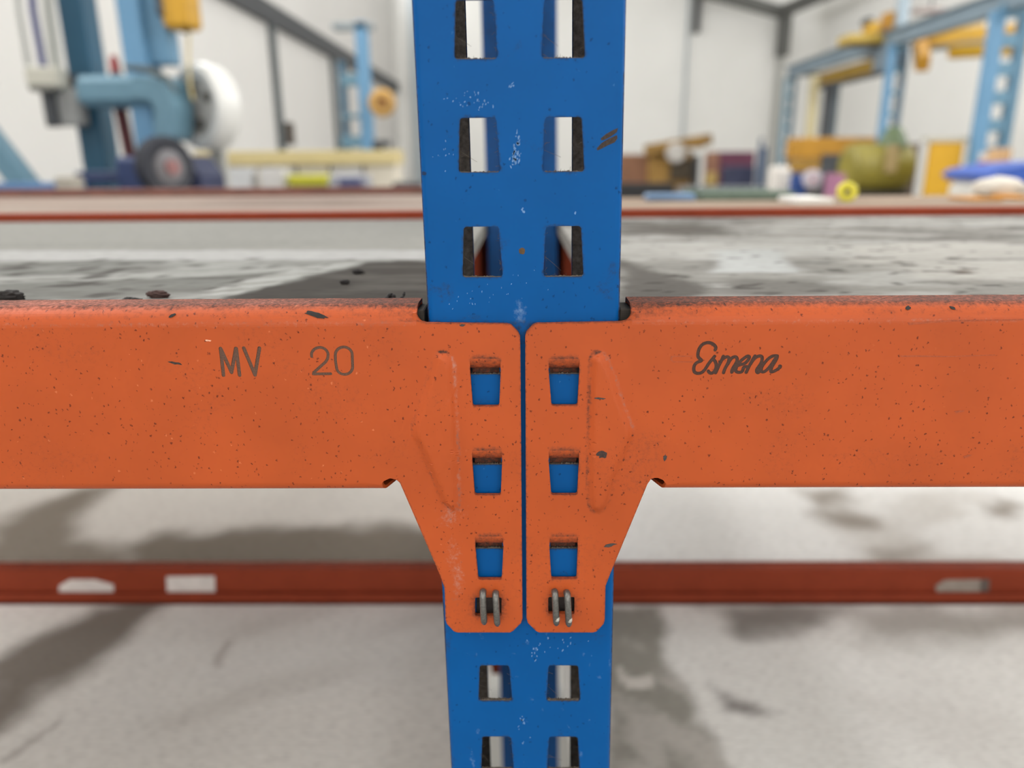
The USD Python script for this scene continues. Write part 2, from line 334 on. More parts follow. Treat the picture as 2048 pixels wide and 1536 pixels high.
bc.CreateWidthsAttr(Vt.FloatArray([0.00012])); bc.SetWidthsInterpolation('constant'); UsdShade.MaterialBindingAPI.Apply(bc.GetPrim()).Bind(DUST); tag(bc.GetPrim(), kind='stuff')

def blob(cx, cy, rx, ry, Y, seed, ang=0.0, n=14, rough=.35):
    """A ragged flat mark about a picture point: outline in (x, z) on the plane at depth Y, sizes in picture points."""
    r = np.random.default_rng(seed); th = np.arange(n) * 2 * np.pi / n; k = 1 + rough * (r.random(n) - .5) * 2
    q = np.column_stack([rx * k * np.cos(th), ry * k * np.sin(th)]); c, s = math.cos(ang), math.sin(ang)
    return P([(cx + c * a - s * b, cy + s * a + c * b) for a, b in q], Y).buffer(0)
def decal(geoms, Y, t=.00006): return cat(*[ext_xz(g, Y - t, Y + t) for g in geoms if not g.is_empty])
marks = [P([(1201, 277), (1212, 268), (1226, 260), (1236, 256), (1234, 264), (1222, 273), (1211, 279), (1203, 281)], YP),
         P([(1193, 297), (1203, 286), (1218, 277), (1234, 270), (1235, 277), (1229, 285), (1215, 291), (1204, 297), (1195, 301)], YP)]
for g in marks: obj('scratch', decal([g], YP), MARK, frame, False, label='dark scratch down to bare metal')
obj('rust_spot', decal([blob(1044, 502, 6.5, 6.8, YP, 3, rough=.12)], YP), paint((92, 70, 46), .9, .3, 800, name='rust'), frame, False, label='round brown rust spot between the slots')
obj('dent_mark', decal([blob(848, 347, 4.5, 4, YP, 5, rough=.2)], YP), paint((16, 46, 84), .8, .2, 600, name='dent_blue'), frame, False)
rng = np.random.default_rng(11); chips = []
for cx, cy, sx, sy, n_, r0 in ((1035, 290, 8, 34, 26, 2.2), (1030, 318, 9, 14, 12, 2.4), (945, 200, 34, 26, 30, 1.5), (900, 300, 26, 40, 10, 1.3), (1045, 420, 2, 5, 2, 3.0), (1152, 426, 2, 2, 1, 2.4), (1025, 175, 6, 8, 4, 2.0), (1010, 560, 60, 45, 14, 1.0), (940, 600, 50, 22, 14, 1.1), (1130, 1290, 40, 14, 10, 1.5), (1072, 1300, 12, 14, 12, 1.6), (1050, 1450, 14, 30, 12, 1.6)):
    for _ in range(n_):
        x, y = rng.normal(cx, sx * .6), rng.normal(cy, sy * .6)
        if P([(x - 4, y - 4), (x + 4, y - 4), (x + 4, y + 4), (x - 4, y + 4)], YP).buffer(.0006).intersects(shapely.affinity.translate(allslots, lean_x(at(x, y, YP)[2]), 0)): continue
        chips.append(blob(x, y, r0 * rng.uniform(.4, 1.0), r0 * rng.uniform(.7, 2.0), YP, int(rng.integers(1e6)), rng.normal(.2, .3), 8, .45))
obj('paint_chip', decal(chips, YP), CHIP, frame, False, kind='stuff')

# ------------------------------------------------------------------ rack: front beams
BT = at(1290, 607, YC)[2] - .0008    # top of the beams
ZBB = at(780, 983, YC)[2]            # bottom of the beams
BTOP = BT; SHELF = BT - .0112
def beam_section():
    R, r = .0100, .0055; yb = YC + .050; t = np.linspace(0, np.pi / 2, 12)
    pts = [(YC + R - R * math.cos(a), BTOP - R + R * math.sin(a)) for a in t]
    pts += [(YC + .0240, BTOP), (YC + .0252, BTOP - .0012), (YC + .0252, SHELF - .018), (yb - .002, SHELF - .018), (yb, SHELF - .020), (yb, ZBB + .003), (yb - .003, ZBB)]
    pts += [(YC + r - r * math.sin(a), ZBB + r - r * math.cos(a)) for a in t]
    return Polygon(pts)
SEC = beam_section(); SHELL = SEC.difference(SEC.buffer(-.0018))
Lc = [(838, 560 + 82), (853, 646), (1014, 648), (1022, 650), (1036, 664), (1040, 672), (1041, 700), (1045, 1236), (1042, 1246), (1026, 1262), (1020, 1265), (915, 1265), (908, 1263), (894, 1248), (891, 1240), (889, 1176), (880, 1150), (800, 966), (793, 959.5), (780, 956.5), (768, 962), (760, 970), (700, 960), (700, 700), (800, 690), (800, 642)]
Rc = [(1258, 640), (1243, 644), (1074, 647), (1066, 650), (1053, 664), (1050.5, 672), (1050.5, 700), (1053, 1236), (1056, 1246), (1072, 1262), (1078, 1265), (1186, 1265), (1193, 1263), (1207, 1248), (1209.5, 1240), (1211, 1172), (1222, 1144), (1295, 968), (1302, 958), (1313, 954.5), (1326, 960), (1334, 970), (1400, 960), (1400, 700), (1296, 690), (1296, 640)]
LS = [[(939.5, 736), (1001.5, 735.5), (998.5, 812.5), (945.5, 813)], [(944, 918), (1004.5, 918), (1001.5, 990.5), (949.5, 990.5)], [(950, 1089), (1007, 1089), (1003.5, 1159.5), (956.5, 1159.5)]]
RS = [[(1097, 736), (1159.3, 736), (1155, 811.5), (1103, 811.5)], [(1097, 918), (1158.5, 918), (1154.5, 990), (1102.7, 990)], [(1098.5, 1089), (1156, 1089), (1153.3, 1158.5), (1102.7, 1158.5)]]
LK = [(950, 1195), (1003, 1195), (1003, 1232), (950, 1232)]; RK = [(1096.5, 1194), (1149, 1194), (1149, 1228), (1096.5, 1228)]
LRIB = [(878, 703), (889, 703), (900, 710), (909, 728), (912, 780), (917, 900), (919, 1010), (914, 1024), (904, 1025), (884, 1006), (862, 950), (838, 895), (824, 872), (824, 852), (840, 800), (862, 735), (870, 712)]
RRIB = [(1190, 703), (1200, 703), (1212, 712), (1228, 745), (1245, 800), (1266, 855), (1268, 872), (1256, 902), (1230, 960), (1218, 1005), (1205, 1024), (1188, 1025), (1178, 1012), (1174, 960), (1176, 860), (1178, 760), (1180, 715)]
RND = lambda g, r: g.buffer(-r).buffer(r, quad_segs=5)
LET_L = []                            # stamped "MV 20", traced in the 6.4x enlargement that starts at (420, 680)
def tr(pts, ox, oy, k): return [(ox + a / k, oy + b / k) for a, b in pts]
def arc(cx, cy, rx, ry, a0, a1, n=12): return [(cx + rx * math.cos(math.radians(a)), cy + ry * math.sin(math.radians(a))) for a in np.linspace(a0, a1, n)]
for s in ([(135, 110), (172, 450)], [(140, 118), (275, 415), (330, 110)], [(335, 110), (378, 450)], [(432, 105), (575, 448)], [(575, 448), (632, 105)],
          [(1302, 212)] + arc(1405, 195, 108, 100, 185, 355, 12) + [(1505, 240), (1480, 280), (1330, 415), (1322, 436), (1545, 432)],
          arc(1712, 190, 108, 100, 180, 360, 14) + [(1822, 260), (1826, 340)] + arc(1722, 345, 104, 96, 0, 180, 14) + [(1606, 270), (1604, 190)]):
    LET_L.append((tr(s, 420, 680, 6.4), 5.8 if s[0][0] > 1000 else 7.4))
LET_R = []                            # the maker's script name, traced in the 8.192x enlargement that starts at (1330, 670)
for s in ([(822, 245), (832, 205), (800, 160), (740, 130), (680, 128), (610, 160), (560, 230), (540, 310), (550, 370), (600, 420), (545, 440), (490, 490), (470, 550), (480, 600), (520, 628), (580, 625), (640, 580), (710, 480), (780, 390), (812, 350)],
          [(790, 400), (830, 460), (840, 530), (810, 590), (760, 630), (710, 590)],
          [(830, 620), (880, 510), (930, 410), (955, 350)], [(900, 450), (960, 385), (1010, 360), (1050, 370), (1045, 410), (1000, 520), (960, 618)],
          [(1010, 500), (1070, 410), (1130, 360), (1175, 365), (1180, 400), (1140, 500), (1095, 610)],
          [(1100, 600), (1160, 530), (1210, 495), (1300, 470), (1360, 410), (1385, 360), (1360, 345), (1310, 370), (1230, 440), (1170, 530), (1160, 590), (1200, 612), (1270, 590), (1340, 520)],
          [(1330, 612), (1380, 510), (1440, 400), (1475, 345)], [(1400, 480), (1470, 385), (1530, 350), (1585, 350), (1590, 390), (1550, 500), (1500, 590), (1510, 612), (1560, 570)],
          [(1840, 345), (1770, 345), (1700, 385), (1630, 460), (1580, 550), (1575, 595), (1610, 605), (1680, 560), (1760, 460), (1840, 350)], [(1840, 350), (1790, 460), (1740, 560), (1735, 605), (1770, 600), (1880, 510)]):
    LET_R.append((tr(s, 1330, 670, 8.192), 6.7))
def strokes(L, Y):
    def smooth(p):
        p = np.array(p, float)
        if len(p) < 5: return p
        from scipy.interpolate import splprep, splev
        t, _ = splprep(p.T, s=0.6, k=3); return np.array(splev(np.linspace(0, 1, len(p) * 5), t)).T
    out = []
    for pts, w in L:
        p3 = [at(x, y, Y)[[0, 2]] for x, y in (smooth(pts) if w == 6.7 else pts)]
        out.append(LineString(p3).buffer(w / 2 / FPX * .39, quad_segs=4))
    return unary_union(out)
EXT = 1.27                            # half a bay to each side
def beam(side, conn, sl, clip, rib, letters, label, etch, marks):
    out = P(conn, YC)
    base_holes = [P(s, YC) for s in sl]; hs = [h.bounds for h in base_holes]; TL = .0048
    holes = [RND(h.union(sbox(h.bounds[0] + .0002, h.bounds[3] - .002, h.bounds[2] - .0002, h.bounds[3] + TL)), .0012) for h in base_holes] + [P(clip, YC).buffer(-.001).buffer(.001)]
    xe = at(853 if side < 0 else 1243, 640, YC)[0] + side * .0050       # the end of the hollow section, beside the upright
    xr = at(765 if side < 0 else 1331, 975, YC)[0]
    fine = .34
    a, b = sorted((xe, side * fine))
    body = ext_yz(SHELL, a, b)
    zrel = at(780, 957, YC)[2]
    body = body - ext_xy(Polygon([(xr, YC - .02), (xr, YC + .001), (xr - side * .018, YC + .052), (xr - side * .018, YC + .08), (0, YC + .08), (0, YC - .02)]), zrel - .1, zrel)
    plate = ext_xz(out.buffer(-.0006).buffer(.0006, quad_segs=3), YC, YC + .0028)
    cut = sorted((xe + side * .0002, side * 2)); plate = plate - Manifold.cube((cut[1] - cut[0], .05, .05)).translate((cut[0], YC - .01, BTOP - .0098))
    fillet = Polygon([(xe + side * .002, BTOP - .012), (xe - side * .0055, BTOP - .012)] + [(xe - side * .0055 + side * .0055 * math.sin(t), BTOP - .0048 - .0055 * math.cos(t) + .0016) for t in np.linspace(0, math.pi / 2, 7)] + [(xe + side * .002, BTOP - .0035)])
    solid = body + plate + ext_xz(fillet, YC + .0004, YC + .0026)
    solid = solid - ext_xz(unary_union(holes), YC - .01, YC + .01)
    let = strokes(letters, YC)
    solid = solid - ext_xz(let, YC - .002, YC + .00045)
    solid = solid.refine_to_length(.0016)
    R = RND(P(rib, YC), .002)
    def warp(v):
        v = np.array(v); m = v[:, 1] < YC + .0045
        q = v[m]; d = np.where(shapely.contains_xy(R, q[:, 0], q[:, 2]), dist_to(R.exterior, q[:, [0, 2]]), 0)
        q[:, 1] -= .0025 * smoothstep(d / .0036)
        v[m] = q; return v
    solid = solid.warp_batch(warp)
    mesh = cat(solid, ext_yz(SHELL, *sorted((side * fine, side * EXT))))
    edges = out.union(sbox(*[min(xe, side * .1), ZBB, max(xe, side * .1), BTOP - .0080]).intersection(sbox(-1, zrel, 1, 2))).boundary.intersection(sbox(-.066, 1, .066, 2)); hb = unary_union(holes); Rb = R.exterior
    slot_top = unary_union([LineString([(h[0] + .0025, h[3] + TL), (h[2] - .0025, h[3] + TL)]) for h in hs])
    clipb = holes[3]; letb = let
    # the side of the rib that is smeared dark, and the side that holds pale dust
    def grime_shade(v):
        xz = v[:, [0, 2]]
        n = meshkit.fbm(v * np.array([140, 140, 90]), 4, 21 + side); n2 = meshkit.fbm(v * 30, 3, 33)
        g = 0.60 * np.exp(-(dist_to(edges, xz) / .0009)) + 0
        g = np.maximum(g, 0.55 * np.exp(-(dist_to(hb, xz) / .0007)))
        g = np.maximum(g, 0.74 * np.exp(-(dist_to(slot_top, xz) / .0024) ** 2))
        g = np.maximum(g, 0.60 * np.exp(-(dist_to(clipb, xz) / .0045) ** 1.3) * (n + .45))
        dr = dist_to(Rb, xz)
        if side > 0: k = np.where(v[:, 0] < at(1195, 800, YC)[0], .78, .5)
        else: k = np.where(v[:, 0] > at(905, 800, YC)[0], .62 * (v[:, 2] < at(900, 860, YC)[2]), .5)
        g = np.maximum(g, k * np.exp(-(dr / .0013) ** 1.5) * (.35 + n))
        rt = at(885 if side < 0 else 1195, 704, YC); g = np.maximum(g, 1.25 * np.exp(-((v[:, 0] - rt[0]) / .0024) ** 4 - ((v[:, 2] - rt[2]) / .0009) ** 2))
        if side > 0: g = np.maximum(g, .36 * smoothstep((n2 - .48) / .2) * np.exp(-((v[:, 0] - .064) / .022) ** 2))
        g = np.maximum(g, .27 * smoothstep((n2 - .5) / .2))
        # soot on the rounded top of the beam
        top = np.maximum(smoothstep((v[:, 2] - (BTOP - .0046)) / .0050), .42 * smoothstep((v[:, 2] - (BTOP - .0085)) / .004)) * (np.abs(v[:, 0]) > abs(xe) - .001)
        tn = meshkit.fbm(v * np.array([40, 60, 60]), 4, 5)
        near = np.exp(-((np.abs(v[:, 0]) - .052) / .03) ** 2) * (.40 if side > 0 else .2)
        g = np.maximum(g, np.clip(top * (.60 + .36 * tn) + near * top ** .5, 0, .85))
        return np.where(v[:, 1] > YC + .0262, .5, np.clip(g, 0, 1))
    def chalk_glint(v):
        xz = v[:, [0, 2]]; n = meshkit.fbm(v * np.array([200, 200, 80]), 4, 51)
        bend_highlight = np.exp(-((v[:, 2] - (BTOP - .0088)) / .0026) ** 2) * .36 * (np.abs(v[:, 0]) > abs(xe))  # pale highlight along the bend, painted through the chalk value
        c = bend_highlight
        dr = dist_to(Rb, xz)
        if side < 0:
            c = np.maximum(c, .62 * np.exp(-(dr / .0018) ** 2) * (v[:, 0] > at(905, 800, YC)[0]) * (n + .3))
            for (x, y), r, k in (((905, 1030), (.010, .010), .55), ((905, 1100), (.007, .014), .5), ((915, 1160), (.006, .020), .5)):
                p = at(x, y, YC); c = np.maximum(c, k * np.exp(-((v[:, 0] - p[0]) / r[0]) ** 2 - ((v[:, 2] - p[2]) / r[1]) ** 2) * (n + .45))
        else: c = np.maximum(c, .5 * np.exp(-(dr / .0016) ** 2) * (v[:, 0] > at(1200, 800, YC)[0]) * (v[:, 2] > at(1200, 860, YC)[2]))
        return np.clip(c, 0, 1)
    def fleck(v):
        if side > 0: return .12 * np.ones(len(v))
        p = at(905, 1060, YC); return np.clip(np.where(v[:, 0] < -.07, .75, .1) + 2.0 * np.exp(-((v[:, 0] - p[0]) / .008) ** 2 - ((v[:, 2] - p[2]) / .022) ** 2), 0, 1)
    t = thing('rack_beam', label, 'rack beam', (side * .06, YC, ZBB))
    bb = obj('beam_body', mesh, ORANGE, t, 28, {'grime_shade': grime_shade, 'chalk_glint': chalk_glint, 'fleck': fleck})
    obj('lettering', ext_xz(let, YC + .00030, YC + .00050), etch, bb, False, label='stamped lettering darkened with dirt')
    ex = sorted((xe + side * .001, side * .0494)); obj('filler_plate', bx(ex[0], ex[1], YC + .0032, YC + .046, zrel + .004, SHELF - .0185, .0005), DARK, t); obj('filler_tab', bx(ex[0], ex[1], YC + .0065, YC + .026, SHELF - .02, BTOP - .0032, .0005), paint((48, 42, 36), .85, .3, 200, name='dark_filler'), t)  # dark fillers added to close the bright gap beside the upright
    for g in hs:                                         # the hooks that hold the beam in the slots of the upright
        ra, zc_ = .0062, g[3] + TL; a_ = np.linspace(0, np.pi / 2, 10)
        prof = Polygon([(YC + ra - ra * math.cos(q), zc_ - ra * math.sin(q)) for q in a_] + [(YC + .0125, zc_ - ra), (YC + .0125, zc_ - ra - .012), (YC + .0072, zc_ - ra - .012), (YC + .0072, zc_ - ra - .0002)][:1] + [(YC + .0125, zc_ + .008), (YC + .0050, zc_ + .008), (YC + .0050, zc_ + .0012), (YC + .0004, zc_ + .0012)])
        tong = ext_yz(prof, g[0] + .00025, g[2] - .00025).refine_to_length(.0012)
        blocking_claw = Manifold.cube((g[2] - g[0] - .002, .0030, .026)).translate((g[0] + .001, YP + .0026, zc_ - ra - .014))  # unseen claw, added to keep light out of the slot gap
        hat = {'grime_shade': lambda v, zc_=zc_, ra=ra: np.where(v[:, 1] > YC + .0066, .9, np.clip(.40 + .25 * (meshkit.fbm(v * 300, 3, 4) - .3) + .18 * (zc_ - v[:, 2]) / ra, 0, .8)), 'chalk_glint': lambda v: np.zeros(len(v)), 'fleck': lambda v: np.zeros(len(v))}  # back and lower curve of the hook darkened to paint their shade
        obj('hook', cat(tong, blocking_claw), ORANGE, t, 40, hat)
    for name, g, m_ in marks: obj(name, decal([g], YC - (.0025 if R.contains(g) else 0), .00008 if name != 'dirt_spot' else .00012), m_, bb, False)
    return t
GREY = paint((70, 62, 60), .85, .3, 900, name='smear'); PALE = paint((238, 178, 150), .7, .2, 900, name='pale_chip'); FAINT = paint((168, 78, 42), .7, .2, 700, name='faint_scratch')
mk_l = [('scratch', blob(350, 726, 13, 2.4, YC, 1, .18, 12, .3), MARK), ('dirt_spot', blob(925, 650, 5, 2.5, YC, 9), GREY), ('pale_chip', blob(416, 681, 7, 1.6, YC, 2, .1), PALE)]
mk_r = [('paint_loss', blob(1202, 905, 9.5, 7.5, YC, 7, .3, 18, .3), paint((64, 48, 44), .85, .3, 900, name='bare_patch')), ('scratch', blob(1198, 794, 10, 1.7, YC, 4, .06), GREY),
        ('scratch', P([(1800, 711), (1830, 710.5), (1900, 712), (1990, 709), (1990, 710.5), (1900, 714), (1830, 713.5), (1802, 714)], YC), FAINT),
        ('scratch', P([(1815, 645), (1900, 640), (2046, 638), (2046, 640), (1900, 643), (1818, 650)], YC), FAINT),
        ('groove', P([(1342, 712), (1347, 711.5), (1385, 711.5), (1385, 713), (1347, 713.5), (1343, 718), (1347, 723), (1385, 723), (1385, 724.5), (1346, 724.5), (1340, 719)], YC), FAINT),
        ('dirt_spot', blob(1330, 915, 3.5, 6, YC, 6), GREY), ('dirt_spot', blob(1219, 1090, 13, 3.2, YC, 8, -.25), GREY), ('dirt_spot', blob(1935, 912, 8, 3, YC, 12, -.4), FAINT), ('dirt_spot', blob(1918, 823, 9, 2.5, YC, 13, -.2), FAINT)]
lb = beam(-1, Lc, LS, LK, LRIB, LET_L, 'orange front rack beam stamped MV 20, hooked on the left of the blue upright', ETCH2, mk_l)
rb = beam(1, Rc, RS, RK, RRIB, LET_R, 'orange front rack beam stamped with a script name, hooked on the right of the blue upright', ETCH, mk_r)
# two-pronged wire locking clips through the lowest holes of the connectors
def clip(prongs, label, worn):
    c = at(*prongs[0][0], YC); t = thing('locking_clip', label, 'locking clip', c)
    for (xa, ya), (xb, yb) in prongs:
        A, B = at(xa, ya, YC - .003), at(xb, yb, YC - .003); q = []
        zs = np.linspace(0, 1, 15)
        for s in zs:
            y = YC - .0017 - .0034 * math.sin(math.pi * min(1, .12 + .85 * s)) ** .8
            q.append((A[0] + (B[0] - A[0]) * s, y, A[2] + (B[2] - A[2]) * s))
        q = [(A[0], YC + .0075, A[2] - .0060), (A[0], YC + .0040, A[2] - .0054), (A[0], YC + .0015, A[2] - .0046), (A[0], YC - .0004, A[2] - .0028)] + q[1:]
        n_ = len(q); r = np.full(n_, .0019); r[-2:] = (.0017, .0010)
        pr = obj('prong', tube(q, r, 14), ZINC, t, 50)
        if worn:
            i = n_ - 6; w = [(q[j][0] + .0004, q[j][1] - .00035, q[j][2]) for j in range(i, i + 4)]
            obj('worn_spot', tube(w, [.0008, .0016, .0017, .0009], 12), SHINY, pr, 50, label='bare bright metal where the zinc has worn off')
    a, b = at(*prongs[0][0], YC - .003), at(*prongs[1][0], YC - .003); m_ = (a[0] + b[0]) / 2
    obj('blocker_plate', bx(m_ - .0082, m_ + .0082, YC + .0076, YC + .0092, a[2] - .025, a[2] - .0005, .0005), paint((58, 50, 46), .7, .25, 600, name='dark_blocker'), t)  # dark unseen plate added behind the hole to stop light
clip([((965.5, 1179), (968.5, 1249)), ((991, 1182), (995, 1252))], 'dull two-pronged wire locking clip in the connector of the left beam', False)
clip([((1109.5, 1179), (1113, 1251)), ((1134, 1181), (1138, 1253))], 'two-pronged wire locking clip with bright worn spots in the connector of the right beam', True)

# ------------------------------------------------------------------ rack: shelf boards, rear beams, the rack behind
def mask_z(pts, Z, soft):
    g = Polygon([atz(x, y, Z)[:2] for x, y in pts]).buffer(0)
    def f(v):
        p = shapely.points(v[:, :2]); d = shapely.distance(g.boundary, p) * np.where(shapely.contains_xy(g, v[:, 0], v[:, 1]), 1, -1)
        d = d + (meshkit.fbm(np.column_stack([v[:, :2] * .55 / soft, v[:, 0] * 0]), 4, 2) - .5) * soft * 1.5
        return smoothstep(d / soft + .5)
    return f
def grid_board(x0, x1, y0, y1, ztop, th, step):
    nx, ny = int((x1 - x0) / step) + 1, int((y1 - y0) / step) + 1
    xs, ys = np.linspace(x0, x1, nx), np.linspace(y0, y1, ny); X, Y_ = np.meshgrid(xs, ys)
    v = np.column_stack([X.ravel(), Y_.ravel(), np.full(X.size, ztop)])
    i = np.arange(nx * ny).reshape(ny, nx); f = np.vstack([np.column_stack([i[:-1, :-1].ravel(), i[:-1, 1:].ravel(), i[1:, 1:].ravel()]), np.column_stack([i[:-1, :-1].ravel(), i[1:, 1:].ravel(), i[1:, :-1].ravel()])])
    top = trimesh.Trimesh(v, f, process=False)
    b = bx(x0, x1, y0, y1, ztop - th, ztop - .0006)
    return cat(top, b)
def board(name, x0, x1, y0, y1, z, th, colour, label, step=.006, group=None):
    return obj(name, grid_board(x0, x1, y0, y1, z, th, step), BOARD, None, False, {'board_tone': colour}, label=label, cat='shelf board', group=group)
def blend(base, layers):
    def f(v):
        c = np.broadcast_to(lin(base), (len(v), 3)).copy()
        for m, col in layers:
            a = np.clip(m(v), 0, 1)[:, None]; c = c * (1 - a) + lin(col) * a
        return c
    return f
def streak(seed, sx, sy, lo, hi, rot=0.0, k=1.0):
    def f(v):
        c, s = math.cos(rot), math.sin(rot); q = np.column_stack([(v[:, 0] * c + v[:, 1] * s) * sx, (-v[:, 0] * s + v[:, 1] * c) * sy, v[:, 0] * 0])
        return k * smoothstep((meshkit.fbm(q, 5, seed) - lo) / (hi - lo))
    return f
def mul(a, b): return lambda v: a(v) * b(v)
def inv(a): return lambda v: 1 - a(v)
BX0, BY0, BY1 = .0494, YC + .0262, 1.104
Zu = SHELF
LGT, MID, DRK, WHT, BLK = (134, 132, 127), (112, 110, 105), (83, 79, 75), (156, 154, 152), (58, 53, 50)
front_zone = mask_z([(-700, 519), (900, 517), (900, 700), (-700, 700)], Zu, .012)
line_zone = mask_z([(-700, 502), (900, 500), (900, 519), (-700, 522)], Zu, .010)
diag = mask_z([(712, 520), (730, 521), (640, 545), (500, 582), (440, 592), (390, 590), (470, 566), (600, 536)], Zu, .006)
darkp = mask_z([(735, 524), (950, 524), (950, 640), (380, 640), (440, 596), (640, 550)], Zu, .008)
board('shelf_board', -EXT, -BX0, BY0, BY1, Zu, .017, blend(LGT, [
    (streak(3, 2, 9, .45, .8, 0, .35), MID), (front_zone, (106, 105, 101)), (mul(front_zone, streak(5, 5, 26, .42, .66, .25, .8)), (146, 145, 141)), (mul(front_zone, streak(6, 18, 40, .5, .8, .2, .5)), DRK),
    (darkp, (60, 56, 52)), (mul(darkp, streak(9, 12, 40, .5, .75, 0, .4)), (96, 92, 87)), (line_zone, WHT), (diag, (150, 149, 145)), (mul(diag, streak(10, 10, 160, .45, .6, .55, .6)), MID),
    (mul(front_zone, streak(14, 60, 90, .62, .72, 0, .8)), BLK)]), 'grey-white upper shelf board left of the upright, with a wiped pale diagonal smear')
wp = mask_z([(1432, 500), (1555, 498), (1600, 545), (1425, 545)], Zu, .012)
tri = mask_z([(1230, 520), (1300, 535), (1420, 575), (1380, 608), (1230, 640)], Zu, .02)
back_r = mask_z([(1200, 440), (2400, 440), (2400, 452), (1900, 486), (1760, 478), (1200, 466)], Zu, .05)
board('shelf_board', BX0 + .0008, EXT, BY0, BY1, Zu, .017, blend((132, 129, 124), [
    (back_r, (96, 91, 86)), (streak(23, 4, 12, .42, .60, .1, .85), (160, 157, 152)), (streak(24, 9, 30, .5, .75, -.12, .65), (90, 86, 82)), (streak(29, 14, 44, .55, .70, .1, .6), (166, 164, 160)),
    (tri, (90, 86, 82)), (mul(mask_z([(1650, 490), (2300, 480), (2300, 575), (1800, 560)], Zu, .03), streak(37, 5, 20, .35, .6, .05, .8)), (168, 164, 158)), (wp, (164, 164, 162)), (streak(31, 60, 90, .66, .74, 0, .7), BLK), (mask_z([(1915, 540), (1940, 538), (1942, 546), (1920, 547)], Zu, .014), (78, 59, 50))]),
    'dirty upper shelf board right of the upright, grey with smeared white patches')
# rear beams: the inner lip is seen above the boards
def rear_section(ztop, zled, depth=.026, bead=0.0):
    p = sbox(YR - depth, zled - .09, YR, ztop).union(sbox(YR - .052, zled - .09, YR, zled - .018))
    if bead: p = p.union(sbox(YR - depth - bead, zled, YR, zled + .012))
    p = p.buffer(-.0018).buffer(.0018, quad_segs=4); return p.difference(p.buffer(-.0016))
NOATT = {'grime_shade': lambda v: np.clip(.18 + .5 * (meshkit.fbm(v * np.array([8, 40, 40]), 4, 77) - .45), 0, .6), 'chalk_glint': lambda v: np.zeros(len(v)), 'fleck': lambda v: np.zeros(len(v))}
zlt, zlb = at(1000, 1139, YR - .026)[2], at(1000, 1196, YR - .026)[2]
zut = at(1000, 421, YR - .026)[2]
LOW = zlb - .004
SHADED_ORANGE = enamel('shaded_rear_orange', (138, 60, 39), (84, 34, 20), (220, 140, 110), .95, .6, spec=.08)  # darker copy of the front orange, shade of the rear beams included
def rear_beam(side, zt, zl, bead, label, stickers=()):
    t = thing('rack_beam', label, 'rack beam', (side * .06, YR, zl - .09))
    bb = obj('beam_body', ext_yz(rear_section(zt, zl, .026, bead), *sorted((side * (BX0 + .010), side * EXT))), SHADED_ORANGE, t, 30, NOATT)
    pl = sbox(*sorted((side * .002, side * .075)), 0, 0) if False else Polygon([(side * .003, zt - .006), (side * .085, zt - .006), (side * .085, zl - .085), (side * .062, zl - .12), (side * .055, zl - .17), (side * .003, zl - .17)])
    obj('connector', ext_xz(pl, YR + .001, YR + .004), SHADED_ORANGE, t, 30, NOATT)
    for px, m_ in stickers: obj('sticker', ext_xz(P(px, YR - .0262).buffer(.001), YR - .0266, YR - .0260), m_, bb, False, label='pale paper label')
PAPER = paint((214, 205, 200), .7, .1, 60, name='paper')
rear_beam(-1, zut, SHELF, 0, 'thin orange rear beam at the back edge of the upper left shelf')
rear_beam(1, zut, SHELF, 0, 'thin orange rear beam at the back edge of the upper right shelf')
rear_beam(-1, zlt, zlb, .010, 'orange rear beam with two white labels behind the lower left shelf', [([(120, 1172), (140, 1160), (190, 1160), (226, 1170), (226, 1197), (118, 1197)], PAPER), ([(334, 1154), (428, 1153), (430, 1197), (336, 1197)], PAPER)])
rear_beam(1, zlt, zlb, .010, 'orange rear beam with one worn grey label behind the lower right shelf', [([(1872, 1172), (1890, 1161), (1960, 1160), (1958, 1190), (1876, 1190)], paint((150, 138, 128), .7, .15, 60, name='worn_paper')), ([(1962, 1160), (1978, 1160), (1976, 1188), (1960, 1190)], paint((96, 84, 78), .7, .15, 60, name='tape'))])
# lower boards
dg = mask_z([(-60, 1480), (-60, 1330), (130, 1245), (190, 1205), (330, 1205), (255, 1280), (60, 1420)], LOW, .055)  # dark diagonal band set into the board colour
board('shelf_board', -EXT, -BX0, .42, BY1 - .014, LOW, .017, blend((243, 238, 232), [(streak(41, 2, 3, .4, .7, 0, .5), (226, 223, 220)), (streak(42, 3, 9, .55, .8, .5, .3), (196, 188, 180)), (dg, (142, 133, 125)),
    (mask_z([(0, 1520), (120, 1438), (126, 1444), (10, 1530)], LOW, .004), (206, 200, 194)), (mask_z([(425, 1325), (455, 1280), (465, 1284), (435, 1335)], LOW, .01), (194, 186, 180))]), 'pale grey lower shelf board left of the upright, with a dark diagonal band', .008)
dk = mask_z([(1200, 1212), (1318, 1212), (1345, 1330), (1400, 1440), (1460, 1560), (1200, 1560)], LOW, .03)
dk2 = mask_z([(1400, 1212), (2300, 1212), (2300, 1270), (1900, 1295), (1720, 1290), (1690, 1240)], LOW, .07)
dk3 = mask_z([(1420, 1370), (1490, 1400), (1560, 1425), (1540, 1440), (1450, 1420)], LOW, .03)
dk4 = mask_z([(1430, 1212), (1700, 1212), (1600, 1250), (1480, 1265)], LOW, .05)
